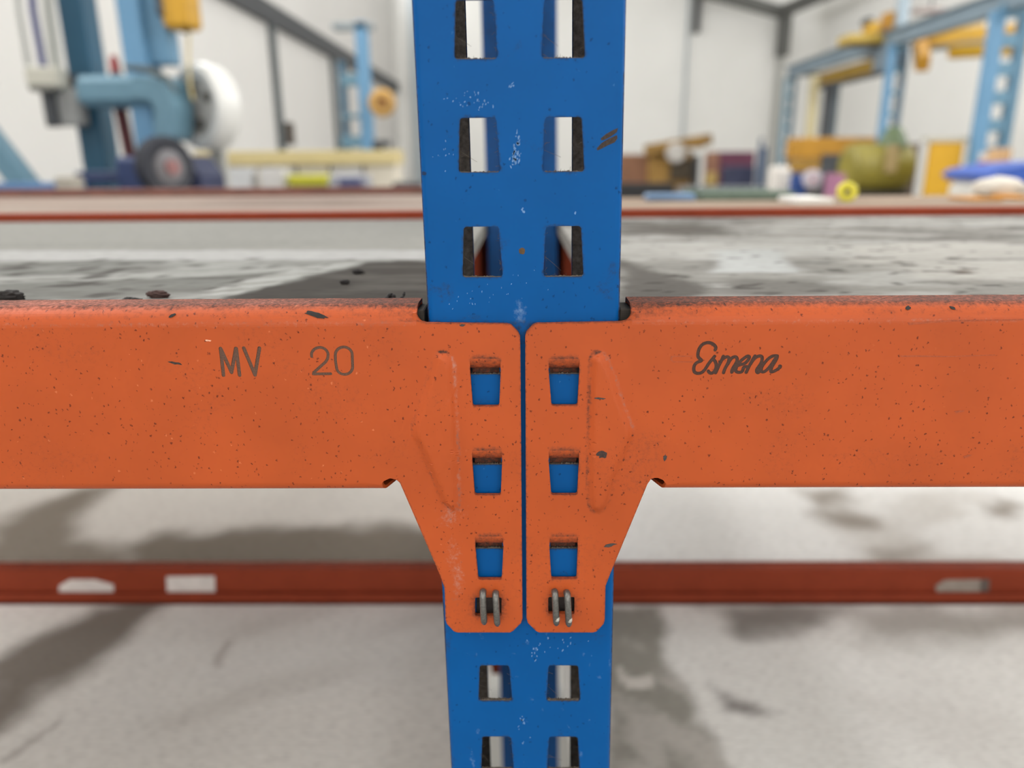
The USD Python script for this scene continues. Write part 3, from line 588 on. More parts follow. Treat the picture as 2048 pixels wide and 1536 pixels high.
board('shelf_board', BX0 + .009, EXT, .42, BY1 - .014, LOW, .017, blend((240, 237, 232), [(streak(52, 3, 8, .45, .7, -.6, .5), (222, 217, 211)), (streak(51, 3, 4, .5, .75, 0, .6), (244, 242, 238)), (dk2, (190, 185, 178)), (dk4, (154, 148, 142)), (dk3, (150, 144, 140)),
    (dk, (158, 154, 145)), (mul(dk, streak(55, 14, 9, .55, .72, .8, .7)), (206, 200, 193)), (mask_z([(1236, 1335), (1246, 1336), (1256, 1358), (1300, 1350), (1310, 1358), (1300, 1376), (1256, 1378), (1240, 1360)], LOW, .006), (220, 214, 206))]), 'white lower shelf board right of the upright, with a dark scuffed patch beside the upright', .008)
# a second rack stands back to back with the first
Y2 = YR + .075
f2 = thing('upright_frame', 'second blue rack upright frame standing back to back behind the foreground frame', 'rack frame', (lean_x(0), Y2, 0))
for y, fl in ((Y2, False), (Y2 + .76, True)):
    obj('upright', leaned(cat(post_mesh(0.02, POST_T)), y, fl), BLUE, f2, 25, {'grime_shade': lambda v: 0.25 * meshkit.fbm(v * 30, 3, 5), 'fleck': lambda v: np.zeros(len(v)), 'chalk_glint': lambda v: np.zeros(len(v))})
    obj('foot_plate', bx(lean_x(0) - .065, lean_x(0) + .065, y + (PD if not fl else -PD) / 2 - .055, y + (PD if not fl else -PD) / 2 + .055, 0, .02, .002), paint((24, 86, 150), .5, name='blue_plate'), f2)
YE = Y2 + .76
for s, w in ((-1, 'left'), (1, 'right')):
    a, b = sorted((s * BX0, s * EXT * 1.6))
    for z, lvl in ((SHELF, 'upper'), (LOW + .004, 'lower')):
        t = thing('rack_beam', 'orange front beam under the %s %s board of the rear rack' % (lvl, w), 'rack beam', (s * .06, Y2, z - .1))
        obj('beam_body', bx(a, b, Y2 - .004, Y2 + .045, z - .1, z - .018, .003), SHADED_ORANGE, t, 30, NOATT)
        t = thing('rack_beam', 'brown-red far beam at the back edge of the %s %s board of the rear rack' % (lvl, w), 'rack beam', (s * .06, YE, z - .1))
        ur = lvl == 'upper' and s > 0; YB_ = 1.70 if ur else YE; zt = at(500, 376, YE - .026)[2] if lvl == 'upper' and s < 0 else z + (-.0175 if ur else .012)
        obj('beam_body', cat(bx(a, b, YB_ - .026, YB_, z - .1, zt, .002), bx(a, b, YB_ - .052, YB_ - .026, z - .1, z - .018, .002)), paint((112, 66, 54), .6, .2, 20, name='brown_beam'), t)
lo2 = LOW + .004
c1 = blend((142, 126, 116), [(streak(61, 2, 20, .45, .7, 0, .8), (108, 90, 82)), (streak(62, 3, 30, .5, .7, 0, .6), (160, 150, 140))])
board('shelf_board', -EXT * 1.6, -BX0, Y2 + .02, YE - .027, Zu, .017, c1, 'dusty pinkish upper board of the rear rack, left of the upright', .012)
board('shelf_board', BX0 + .0008, EXT * 1.6, Y2 + .02, 1.705, Zu, .017, blend((152, 134, 118), [(streak(63, 2, 20, .45, .7, 0, .8), (120, 102, 90))]), 'dusty beige upper board of the rear rack, right of the upright', .012)
hz = mask_z([(330, 1062), (640, 1056), (900, 1054), (900, 1150), (230, 1150), (250, 1090)], lo2, .07)  # dark level band set into the board colour
dz = mask_z([(-100, 1150), (-60, 1060), (90, 1000), (160, 970), (230, 970), (160, 1030), (150, 1080), (260, 1100), (260, 1150)], lo2, .08)  # dark slanting band at the left end of the same board
board('shelf_board', -EXT * 1.6, -BX0, Y2 + .02, YE - .027, lo2, .017, blend((242, 236, 228), [(streak(71, 2, 4, .5, .8, 0, .4), (210, 202, 192)), (hz, (146, 136, 124)), (dz, (156, 146, 134))]), 'grey-white lower board of the rear rack, left of the upright', .012)
sm = [mask_z(q, lo2, .07) for q in ([(1600, 980), (1690, 975), (1700, 1000), (1640, 1002)], [(1650, 1025), (1740, 1040), (1760, 1060), (1700, 1062)], [(1690, 1085), (1880, 1080), (1860, 1130), (1760, 1150), (1720, 1110)], [(1985, 1018), (2020, 1015), (2022, 1030), (1990, 1032)])]
board('shelf_board', BX0 + .009, EXT * 1.6, Y2 + .02, YE - .027, lo2, .017, blend((245, 243, 239), [(mul(mask_z([(1640, 960), (2300, 960), (2300, 1150), (1760, 1150)], lo2, .1), streak(73, 4, 7, .42, .65, .3, .5)), (196, 188, 178))] + [(m_, (166, 157, 147)) for m_ in sm]), 'clean white lower board of the rear rack, right of the upright', .012)

# ------------------------------------------------------------------ scraps on the upper shelf and the beams
def scrap(name, px, py, w, h, z, label, catg, seed, m_=DARK, depth=.005, ridge=.5):
    """A small irregular flake lying on a level surface."""
    c = atz(px, py, z); k = np.linalg.norm(c - EYE) / FPX; r = np.random.default_rng(seed)
    m = trimesh.creation.icosphere(3, 1.0); v = m.vertices.copy()
    v *= (1 + 1.3 * (meshkit.fbm(v * 2.6 + seed, 4, seed) - .5))[:, None]
    v *= np.array([w / 2 * k, depth / 2, h / 2 * k * 1.2]); v[:, 2] += abs(v[:, 2].min()) * .8; v[:, 2] = np.maximum(v[:, 2], 0)
    t = trimesh.Trimesh(v + c, m.faces, process=False); return obj(name, t, m_, None, 40, label=label, cat=catg)
scrap('debris_flake', 20, 604, 52, 16, Zu, 'long dark flake on the left shelf at the picture edge', 'debris', 3, depth=.007)
scrap('debris_flake', 264, 609, 32, 11, Zu, 'dark flake just behind the left beam, middle of the three on the left shelf', 'debris', 5)
scrap('debris_flake', 316, 596, 40, 12, Zu, 'rusty brown flake on the left shelf behind the beam', 'debris', 8, paint((70, 50, 46), .9, .3, 500, name='rusty_dark'))
scrap('debris_crumb', 1345, 604, 9, 5, Zu, 'tiny black crumb by the right beam', 'debris', 9, depth=.003)
scrap('debris_crumb', 716, 548, 22, 8, Zu, 'blurred dark crumb on the dirty part of the left shelf, nearest the rear', 'debris', 10)
scrap('debris_crumb', 690, 568, 18, 8, Zu, 'blurred dark crumb on the dirty part of the left shelf, nearer the beam', 'debris', 12)
c = atz(790, 604, Zu); k = .39 / FPX
sw = [(c[0] + k * x, c[1] + .002 * math.sin(i), c[2] - k * z + .0012) for i, (x, z) in enumerate(((-16, 0), (-12, -9), (-5, -10), (-3, -3), (4, 1), (13, -2), (19, -8), (22, -17)))]
from scipy.interpolate import splprep, splev
sw = np.array(splev(np.linspace(0, 1, 40), splprep(np.array(sw).T, s=0, k=3)[0])).T
obj('metal_swarf', tube(sw, np.linspace(.0016, .0007, 40) * (1 + .2 * np.sin(np.arange(40) * 1.1)), 10), DARK, None, 60, label='curled dark metal shaving on the left shelf next to the upright', cat='debris')
def on_bend(px, py, w, h, ang, label, seed, n_='paint_flake'):
    """A flake stuck on the rounded top edge of a front beam."""
    g = blob(px, py, w / 2, h / 2, YC, seed, ang, 18, .2); q = np.array(g.exterior.coords)[:-1]
    m = tm(ext_xz(g, 0, .0004).refine_to_length(.001)); v = m.vertices.copy()
    hgt = np.clip(v[:, 2] - (BTOP - .0100), 0, .0099); off = .0100 - np.sqrt(.0100 ** 2 - hgt ** 2)
    v[:, 1] = YC + off - .0004 + v[:, 1]; v[:, 2] += 0
    obj(n_, trimesh.Trimesh(v, m.faces, process=False), DARK, None, False, label=label, cat='flake')
on_bend(631, 631, 44, 9, .2, 'long dark flake stuck on the rounded top of the left beam', 31)
on_bend(342, 632, 14, 5, -.4, 'small dark speck stuck on the rounded top of the left beam', 32)
on_bend(1822, 618, 12, 6, -.3, 'left one of two dark specks stuck on top of the right beam', 33)
on_bend(1912, 618, 10, 5, .3, 'right one of two dark specks stuck on top of the right beam', 34)

# ------------------------------------------------------------------ things on the upper board of the rear rack
def zbx(x0, y0, x1, y1, Y, dy, r=.004, zb=None):
    """A box measured in the picture at depth Y, dy deep; zb: where it stands."""
    a, b = at(x0, y1, Y), at(x1, y0, Y)
    return bx(a[0], b[0], Y, Y + dy, a[2] if zb is None else zb, b[2], r)
def single(name, mesh, m_, label, catg, **k): return obj(name, mesh, m_, None, 30, label=label, cat=catg, **k)
single('flat_bar', zbx(1296, 388, 1392, 410, 1.55, .06, .003, Zu), paint((104, 134, 168), .5, .2, 30), 'blue-grey flat bar on the rear shelf just right of the upright', 'bar')
t = thing('grating', 'greenish grey grating of bars lying on the rear shelf', 'grating', (at(1475, 400, 1.6)[0], 1.6, Zu))
GR = paint((96, 112, 98), .6, .2, 30)
for i in range(9):
    x = 1396 + i * 20; a = at(x, 400, 1.56); b = at(x + 18, 388, 1.72); obj('grating_bar', bar((a[0], 1.56, Zu + .008), (b[0], 1.72, Zu + .008), .008, .014), GR, t)
for y in (1.56, 1.72): obj('grating_rail', bx(at(1392, 400, 1.6)[0], at(1575, 400, 1.6)[0], y - .004, y + .004, Zu, Zu + .016, .001), GR, t)
t = thing('yellow_roll', 'small bright yellow roll of tape on the rear shelf', 'roll', (at(1695, 400, 1.5)[0], 1.5, Zu))
c = at(1693, 392, 1.5); rr = 13 / FPX * 1.5
obj('tape_ring', lathe([[rr * .5, -.02], [rr * 1.3, -.02], [rr * 1.4, -.016], [rr * 1.4, .016], [rr * 1.3, .02], [rr * .5, .02], [rr * .5, -.02]], (c[0], 1.5, Zu + rr * 1.4), 32, (.35, 1, 0)), paint((226, 214, 60), .5, .1, 20), t)
single('paper_sheet', zbx(1598, 397, 1668, 414, 1.42, .12, .001, Zu), paint((232, 228, 222), .7, .05, 30), 'white sheet of paper on the rear shelf left of the yellow roll', 'paper')
single('wood_block', zbx(1945, 396, 2010, 416, 1.45, .09, .004, Zu), paint((190, 128, 44), .6, .2, 20), 'orange-brown wooden block on the rear shelf, left one', 'wood block')
single('wood_block', zbx(2030, 392, 2075, 416, 1.5, .09, .004, Zu), paint((196, 132, 40), .6, .2, 20), 'orange-brown wooden block on the rear shelf at the right picture edge', 'wood block')
single('cloth_bundle', (lambda m: m)(trimesh.Trimesh((trimesh.creation.icosphere(3).vertices * (1 + .3 * (meshkit.fbm(trimesh.creation.icosphere(3).vertices * 2.2, 3, 4) - .5))[:, None]) * np.array([.05, .05, .022]) + np.array([at(1995, 390, 1.62)[0], 1.62, Zu + .018]), trimesh.creation.icosphere(3).faces, process=False)), paint((206, 198, 186), .9, .1, 30), 'crumpled off-white cloth on the rear shelf between the wooden blocks', 'cloth')

# ------------------------------------------------------------------ left part of the hall
_plain = paint
def paint(rgb, *a, **k): return _plain(tuple(.87 * c for c in rgb), *a, **k)      # colours were read off the picture a little too light
LBLUE, TEAL, SKY = paint((108, 148, 168), .5, .08, 2), paint((46, 98, 126), .5, .1, 2), paint((108, 158, 196), .5, .06, 2)
NAVY, BLACK, CHAR = paint((36, 56, 104), .5, .15, 6), paint((30, 30, 34), .6, .2, 8), paint((72, 74, 78), .6, .1, 3)
YEL, DYEL = paint((224, 172, 34), .5, .1, 3), paint((200, 142, 30), .55, .12, 3)
RED, DRED, CREAM, LGREY = paint((170, 40, 44), .5, .15, 10), paint((104, 40, 44), .6, .2, 8), paint((226, 206, 150), .6, .06, 3), paint((196, 196, 190), .6, .08, 6)
def col(x0, x1, yref, Y, dy, ztop=None, ybot=None, r=.01):
    a, b = at(x0, yref, Y), at(x1, yref, Y)
    return bx(a[0], b[0], Y, Y + dy, 0 if ybot is None else at(x0, ybot, Y)[2], ztop if ztop else 3.6, r)
t = thing('gantry_frame', 'blue steel gantry frame with two columns and a cross arm in the left background', 'gantry', (at(220, 300, 6.8)[0], 6.9, 0))
obj('column', col(138, 188, 165, 6.9, .25), TEAL, t, label='dark teal column')
obj('column', col(252, 295, 165, 6.5, .30), SKY, t, label='light blue column')
obj('cross_arm', zbx(150, 148, 330, 212, 6.42, .55, .05), LBLUE, t)
g = LineString([at(x, y, 6.45)[[0, 2]] for x, y in ((285, 175), (318, 185), (334, 215), (332, 262))]).buffer(.075)
obj('bracket', ext_xz(g, 6.39, 6.8), LBLUE, t)
obj('top_rail', bx(at(110, 0, 6.9)[0], at(392, 0, 6.9)[0], 6.55, 6.75, 3.3, 3.6, .01), TEAL, t)
obj('shaded_side', zbx(296, -40, 322, 128, 6.6, .2, .01), paint((104, 150, 182), .5, .08, 3), t)  # darker slab painted as the shaded side face of the light blue column
for q in (163, 274): obj('base_plate', bx(at(q, 300, 6.8)[0] - .2, at(q, 300, 6.8)[0] + .2, 6.6, 7.2, 0, .03, .005), NAVY, t)
t = thing('diagonal_stay', 'light blue slanting stay at the left picture edge', 'stay', (at(20, 380, 6.0)[0], 6, 0))
obj('strut', bar(at(-70, 215, 6.4), at(58, 378, 6.4), .17, .17, .01), LBLUE, t)
a = at(58, 378, 6.4); obj('strut', bar(a, (a[0] + .22, 6.4, 0.02), .17, .17, .01), LBLUE, t)
obj('foot', bx(a[0] + .07, a[0] + .38, 6.25, 6.55, 0, .03, .004), NAVY, t)
single('blue_cabinet', zbx(-80, 367, 102, 400, 5.6, .5, .02, 0), paint((62, 108, 160), .5, .1, 4), 'low mid-blue cabinet at the left picture edge', 'cabinet')
single('grey_post', zbx(112, 352, 150, 400, 5.4, .12, .02, 0), paint((178, 170, 158), .6, .1, 6), 'short beige post right of the low blue cabinet', 'post')
t = thing('chain_hoist', 'yellow electric chain hoist hanging at the top left', 'hoist', at(348, 30, 6.65))
obj('hoist_body', zbx(325, -30, 376, 56, 6.5, .22, .03), paint((214, 160, 30), .45, .15, 8), t)
obj('motor_cover', zbx(311, -20, 330, 34, 6.5, .2, .03), CHAR, t)
obj('trolley', zbx(330, -110, 368, -28, 6.55, .16, .02), CHAR, t)
obj('hanger_rod', cyl(at(350, -60, 6.65), np.array([at(350, -60, 6.65)[0], 6.65, 3.30]), .02), CHAR, t)
c = at(378, 40, 6.6); obj('chain', tube([c, at(377, 120, 6.6), at(380, 175, 6.6), at(386, 200, 6.6)], .012, 8), CREAM, t)
obj('load_hook', tube([at(372 + 6 * math.cos(q), 58 + 7 * math.sin(q), 6.6) for q in np.linspace(-1.6, 2.6, 14)], .014, 8), CHAR, t)
t = thing('wire_reel', 'white round reel standing by the gantry in the left background', 'reel', at(415, 215, 6.9))
c = at(412, 215, 6.9); ax = np.array([-.52, -.85, .0])
obj('rim', lathe([[.24, -.10], [.31, -.12], [.345, -.09], [.36, 0], [.345, .09], [.31, .12], [.24, .10], [.24, -.10]], c, 48, ax), paint((244, 242, 238), .4, .03, 4), t)
obj('face', lathe([[0, -.06], [.25, -.06], [.25, .06], [0, .06]], c, 40, ax), paint((206, 202, 196), .6, .06, 6), t)
for q in (.6, 1.9, 3.4, 4.6): obj('opening', lathe([[0, -.01], [.045, -.01], [.045, .075], [0, .075]], c + .14 * np.array([math.cos(q) * .85, -math.cos(q) * .52, math.sin(q)]), 20, ax), paint((96, 92, 84), .7, .2, 10), t)
obj('stand', bx(c[0] - .06, c[0] + .06, 7.02, 7.12, 0, c[2], .01), paint((190, 188, 182), .6, .08, 5), t); obj('stand_foot', bx(c[0] - .3, c[0] + .3, 6.9, 7.25, 0, .04, .006), CHAR, t)
t = thing('beacon', 'small red lamp on top of the gantry cross arm', 'lamp', at(232, 146, 6.5))
c = at(232, 148, 6.55); obj('lens', lathe([[0, 0], [.035, 0], [.036, .08], [.026, .13], [0, .15]], c, 24), RED, t); obj('base', cyl(c + [0, 0, -.02], c + [0, 0, .012], .045), CHAR, t)
single('red_pipe', bar(at(238, 205, 6.83), np.array([at(262, 330, 6.83)[0] + .12, 6.83, 0.05]), .09, .09, .02), DRED, 'dark red pipe leaning between the gantry columns', 'pipe')
single('torch_arm', cat(tube([at(250, 134, 6.38), at(300, 140, 6.38), at(335, 158, 6.38), at(352, 185, 6.38)], [.02, .03, .025, .012], 12)), paint((84, 92, 92), .5, .15, 10), 'grey bent torch arm on top of the cross arm', 'arm')
t = thing('control_box', 'pale control box with hanging cables left of the gantry', 'control box', at(80, 160, 6.7))
obj('box', zbx(52, 132, 112, 178, 6.6, .18, .02), paint((214, 210, 196), .6, .06, 6), t); obj('lid', zbx(58, 168, 108, 182, 6.59, .17, .008), paint((132, 130, 122), .6, .1, 6), t)
obj('bracket', zbx(122, 150, 150, 182, 6.75, .2, .01), paint((66, 60, 62), .6, .15, 8), t)
obj('socket_box', zbx(104, 176, 152, 252, 6.7, .14, .02), paint((168, 168, 166), .6, .1, 8), t)
obj('conduit', zbx(92, 178, 104, 254, 6.66, .06, .008), CHAR, t)
for (xa, xb, rr_, m_) in ((37, 58, .022, LGREY), (66, 88, .03, paint((92, 96, 140), .5, .1, 8)), (92, 108, .028, LGREY), (104, 120, .02, LGREY)):
    obj('cable', tube([at(xa - 6, -60, 6.68), at(xa, 20, 6.68), at(xb, 140, 6.68)], rr_, 10), m_, t)
t = thing('winding_machine', 'navy blue machine on the floor with a large black wheel, left background', 'machine', (at(300, 380, 6.0)[0], 6.1, 0))
obj('body', zbx(238, 312, 345, 400, 6.0, .6, .03, 0.05), NAVY, t); obj('side_table', zbx(152, 342, 242, 368, 6.1, .5, .01), paint((44, 58, 96), .5, .15, 6), t); obj('plinth', bx(at(150, 380, 6.)[0], at(412, 380, 6.)[0], 5.95, 6.75, 0, .06, .006), BLACK, t)
obj('table_leg', zbx(158, 366, 172, 380, 6.2, .06, .004, 0.05), BLACK, t)
w = at(330, 334, 5.9); ax = np.array([.86, -.50, 0])
obj('wheel', lathe([[.13, -.05], [.20, -.06], [.225, -.04], [.225, .04], [.20, .06], [.13, .05], [.13, -.05]], w, 40, ax), paint((34, 36, 48), .6, .2, 8), t)
hb_ = obj('hub', lathe([[0, -.03], [.135, -.03], [.125, .06], [0, .09]], w, 32, ax), paint((120, 116, 120), .5, .2, 10), t)
obj('hub_badge', lathe([[0, .06], [.055, .06], [.055, .10], [0, .105]], w, 24, ax), paint((160, 110, 108), .6, .25, 20), hb_)
g = Polygon([at(x, y, 6.2)[[0, 2]] for x, y in ((345, 318), (380, 312), (410, 350), (414, 372), (410, 400), (345, 400))]); g = g.union(sbox(g.bounds[0], .06, g.bounds[2], g.bounds[1] + .01))
obj('guard', ext_xz(g, 6.1, 6.6), paint((40, 48, 84), .5, .15, 6), t)
# pale bench along the left wall, with panels and boxes
t = thing('pale_bench', 'long pale yellow workbench along the left wall', 'bench', (at(540, 330, 11)[0], 11, 0))
xa, xb = at(385, 300, 11)[0], at(790, 300, 11)[0]; z1 = at(500, 302, 11)[2]
obj('top', bx(xa, xb, 11, 11.8, at(500, 331, 11)[2], z1, .01), CREAM, t)
for i in range(6):
    u = xa + (xb - xa) * i / 6; obj('panel', bx(u + .02, u + (xb - xa) / 6 - .02, 11.05, 11.75, 0, at(500, 331, 11)[2], .008), paint((232, 222, 204) if i % 2 else (220, 216, 212), .6, .05, 3), t)
for i, (x0, x1, y0, m_) in enumerate(((455, 498, 336, paint((222, 222, 224), .6, .04, 5)), (522, 566, 336, paint((226, 222, 220), .6, .04, 5)))):
    single('white_box', zbx(x0, y0, x1, 385, 10.4, .3, .01, 0), m_, 'white box in front of the pale bench, %s' % ('nearer the reel' if i == 0 else 'beside the yellow crate'), 'box')
t = thing('crate', 'acid yellow crate in front of the pale bench', 'crate', (at(613, 370, 10.2)[0], 10.3, 0))
obj('tray', zbx(575, 349, 652, 370, 10.2, .4, .02, at(600, 372, 10.2)[2]), paint((206, 200, 52), .5, .1, 6), t); obj('crate_stand', zbx(580, 372, 648, 400, 10.22, .36, .02, 0), CHAR, t)
single('grey_box', zbx(660, 350, 735, 400, 9.8, .3, .02, 0), paint((176, 176, 186), .6, .1, 5), 'grey box right of the yellow crate', 'box')
single('navy_box', zbx(680, 357, 720, 400, 9.6, .15, .02, 0), paint((60, 66, 110), .6, .1, 5), 'small navy box in front of the grey box', 'box')
single('dark_bin', zbx(786, 364, 840, 400, 9.4, .3, .02, 0), paint((60, 60, 66), .6, .15, 5), 'dark bin beside the upright, left background', 'bin')
# light blue lattice column by the left wall
t = thing('lattice_column', 'light blue lattice column by the left wall', 'column', (at(710, 330, 14)[0], 14, 0))
zt_ = at(725, 42, 14)[2]
obj('chord', bx(at(716, 180, 14)[0], at(740, 180, 14)[0], 14, 14.2, 0, zt_, .01), SKY, t); obj('chord', bx(at(675, 180, 14)[0], at(688, 180, 14)[0], 14.1, 14.3, 0, at(700, 120, 14)[2], .01), TEAL, t)
for y in (158, 232, 283, 335, 385): obj('batten', bx(at(680, y, 14)[0], at(725, y, 14)[0], 14.05, 14.2, at(700, y + (13 if y != 232 else 5), 14)[2], at(700, y - (11 if y != 232 else 4), 14)[2], .01), LBLUE, t)
obj('cap', zbx(664, 44, 744, 58, 14, .25, .01), paint((150, 160, 166), .6, .1, 4), t)
t = thing('wall_fan', 'orange-brown round fan beside the light blue lattice column', 'fan', at(764, 205, 13.6)); c = at(764, 206, 13.6)
obj('housing', lathe([[0, -.08], [.16, -.08], [.22, -.05], [.23, .05], [.16, .1], [0, .06]], c, 32, (.2, -1, 0)), paint((204, 158, 84), .6, .2, 6), t); obj('hub', lathe([[0, .05], [.08, .05], [.07, .13], [0, .14]], c, 24, (.2, -1, 0)), paint((140, 88, 30), .6, .2, 8), t)
obj('arm', bar(c, np.array([at(735, 206, 14.1)[0], 14.1, c[2]]), .05), CHAR, t)
t = thing('standing_tool', 'dark grey upright tool right of the light blue lattice column', 'tool', (at(755, 330, 13)[0], 13, 0))
obj('head', zbx(745, 280, 778, 294, 13, .2, .01), CHAR, t); obj('shaft', zbx(748, 290, 763, 330, 13.05, .12, .01, 0.04), CHAR, t); obj('foot', zbx(738, 330, 772, 340, 12.95, .3, .01, 0) if False else bx(at(735, 330, 13)[0], at(778, 330, 13)[0], 12.95, 13.3, 0, .04, .006), CHAR, t)
# dark crane runway and posts along the left wall
t = thing('wall_runway', 'dark grey crane runway along the left wall on dark posts', 'crane runway', (XL + .2, 20, 0))
xw = XL + .16
def wy(px, py):                       # where a ray meets the plane of the left runway
    d = _ray(px, py); s = (xw - EYE[0]) / d[0]; return EYE + d * s
za = wy(640, 80)[2]; 
obj('runway_beam', bx(xw - .16, xw, 6, YF - .1, za - .28, za + .20, .01), CHAR, t)
for px in (563, 676, 810):
    q = wy(px, 200); obj('post', bx(xw - .16, xw - .02, q[1] - .14, q[1] + .14, 0, za, .01), paint((104, 110, 112), .6, .1, 3), t)
q = wy(300, 30); obj('post', bx(xw - .16, xw - .02, q[1] - .14, q[1] + .14, 0, za, .01), paint((104, 110, 112), .6, .1, 3), t)
single('small_valve', bx(xw + .005, xw + .18, wy(572, 262)[1] - .1, wy(572, 262)[1] + .15, wy(572, 290)[2], wy(572, 245)[2], .02), paint((92, 80, 70), .7, .2, 10), 'small brown valve on the wall post left of the lattice column', 'valve')

# ------------------------------------------------------------------ far wall and right part of the hall
def far(x0, x1, y0, y1, d, m_, name, parent=None): 
    a, b = at(x0, y1 if y1 is not None else 300, YF - d), at(x1, y0, YF - d)
    return bx(a[0], b[0], YF - d, YF - .002, 0 if y1 is None else a[2], min(b[2], ZC - .05), .01)
PALEB = paint((206, 216, 222), .6, .03, 1); ROOF = paint((112, 112, 108), .7, .1, 1)
obj('trim_1', far(1363, 1385, -60, None, .25, None, None), PALEB, kind='structure')
obj('trim_2', far(828, 836, -60, None, .25, None, None), PALEB, kind='structure')
single('hanging_duct', far(1391, 1407, -60, 64, .5, None, None), CHAR, 'dark vertical duct high on the far wall right of the upright', 'duct')
t = thing('corner_truss', 'dark roof truss meeting in the far right corner', 'roof truss', (XR - .4, YF - .4, 9.5))
a = at(1568, 26, YF - 1); obj('truss_chord', bar(a, at(1400, -22, YF - 1), .5, .5, .02), ROOF, t); obj('truss_chord', bar(a + [0, 0, .1], np.array([XR - .3, 24, a[2] + .25]), .4, .5, .02), ROOF, t)
obj('corner_post', bx(at(1556, 100, YF - .6)[0], at(1578, 100, YF - .6)[0], YF - .7, YF - .2, at(1560, 112, YF - .6)[2], a[2], .02), ROOF, t); obj('down_pipe', bx(at(1551, 200, YF - .5)[0], at(1560, 200, YF - .5)[0], YF - .5, YF - .2, 0, a[2], .02), paint((196, 196, 190), .6, .05, 2), t)
# blue free-standing runway with yellow cranes
XG = 7.6
def gy(px, py, X=XG):
    d = _ray(px, py); s = (X - EYE[0]) / d[0]; return EYE + d * s
STEEL = paint((128, 146, 158), .55, .08, 2)
t = thing('blue_runway', 'blue-grey crane runway on light blue lattice columns in the right background', 'crane runway', (XG, 16, 0))
zt = gy(1775, 80)[2]; y_near = gy(2090, -20)[1]; y_far = gy(1588, 143)[1]
obj('runway_beam', bx(XG - .12, XG + .12, y_near, y_far + .2, zt - .17, zt + .10, .01), STEEL, t)
obj('runway_flange', bx(XG - .2, XG + .2, y_near, y_far + .2, zt + .10, zt + .13, .005), STEEL, t)
for i, (px, wpx) in enumerate(((1580, 22), (1788, 36), (2000, 70))):
    q = gy(px, 200); y = q[1]; w_ = wpx / FPX * y
    obj('column_chord', bx(XG - w_ * .5, XG - w_ * .5 + w_ * .34, y, y + .16, 0, zt - .17, .01), SKY if i else LBLUE, t); obj('column_chord', bx(XG + w_ * .26, XG + w_ * .5, y + .02, y + .18, 0, zt - .17, .01), (paint((92, 134, 160), .5, .1, 2) if i == 2 else TEAL if i == 0 else paint((84, 110, 130), .5, .1, 2)), t)
    for j in range(9): z = .25 + j * .42; obj('column_batten', bx(XG - w_ * .3, XG + w_ * .4, y + .04, y + .12, z, z + .20 if i == 2 else z + .08, .005), paint((108, 152, 178), .5, .1, 2) if i == 2 else LBLUE, t)
    obj('column_base', bx(XG - w_ * .5 - .15, XG + w_ * .5 + .15, y - .1, y + .3, 0, .03, .004), CHAR, t)
t = thing('runway_bracket', 'blue-grey bracket block under the runway above the middle column', 'bracket', gy(1788, 125)); q = gy(1785, 110)
obj('plate', bx(XG - .22, XG + .2, q[1] - .2, q[1] + .4, gy(1785, 142)[2], zt - .17, .04), paint((112, 128, 140), .5, .1, 3), t)
obj('mast', bx(at(1803, 0, q[1])[0], at(1822, 0, q[1])[0], q[1], q[1] + .2, zt + .1, 5.2, .01), paint((170, 186, 198), .5, .08, 3), t)
t = thing('crane_girder', 'yellow crane girder slung under the runway, running away from the camera', 'crane girder', gy(1710, 140))
XY = 8.3; p0, p1 = gy(1632, 158, XY), gy(1788, 128, XY); zc_ = (p0[2] + p1[2]) / 2
obj('girder', bx(XY - .16, XY + .16, p1[1], p0[1], zc_ - .17, zc_ + .14, .02), paint((222, 174, 52), .5, .1, 3), t); obj('lower_flange', bx(XY - .2, XY + .2, p1[1], p0[1], zc_ - .22, zc_ - .17, .01), CHAR, t)
for y in (p1[1] + .4, p0[1] - .5): obj('hanger', bar((XY, y, zc_ + .14), (XG + .1, y, zt - .14), .08), CHAR, t)
t = thing('bridge_crane', 'yellow bridge crane crossing behind the near blue column', 'bridge crane', at(1950, 75, 17))
obj('girder', cat(bar(at(1842, 84, 17.5), at(2120, 62, 15.8), .3, .36, .02)), YEL, t); obj('girder', bar(at(1900, 106, 16.6), at(2120, 92, 15.2), .25, .22, .02), paint((232, 180, 30), .5, .1, 3), t)
obj('end_truck', bar(at(1838, 80, 17.5), at(1846, 128, 16.2), .25, .3, .02), DYEL, t); obj('tan_cover', zbx(1912, 40, 1972, 64, 17.2, .4, .03), paint((206, 184, 146), .6, .1, 3), t); obj('track', bar(at(1840, 100, 16.9), at(1970, 84, 16.2), .1, .1, .01), paint((130, 132, 126), .6, .1, 3), t)
t = thing('hoist_trolley', 'yellow hoist trolley standing on the runway, upper right', 'hoist', gy(1745, 40))
y_ = 17.0
obj('deck', zbx(1696, 66, 1790, 86, y_, .6, .03), paint((206, 172, 74), .5, .12, 3), t); obj('drum', zbx(1738, 42, 1764, 66, y_, .4, .05), YEL, t); obj('motor', zbx(1732, 34, 1750, 48, y_ + .05, .3, .03), CHAR, t); obj('end_box', zbx(1774, 22, 1798, 66, y_, .4, .02), DYEL, t)
a = at(1740, 86, y_ + .3); obj('support', bx(a[0] - .4, a[0] + .4, y_ + .2, y_ + .35, zt + .08 if zt + .08 < a[2] else a[2] - .1, a[2] + .05, .01), CHAR, t)
t = thing('overhead_lamp', 'grey strip lamp above the runway at the top right', 'lamp', at(1865, 20, 18)); obj('lamp_housing', zbx(1832, 15, 1895, 24, 18, .3, .01), paint((170, 152, 150), .6, .1, 3), t); obj('suspension_rod', cyl(at(1862, 18, 18.1), np.array([at(1862, 18, 18.1)[0], 18.1, ZC]), .02), CHAR, t)
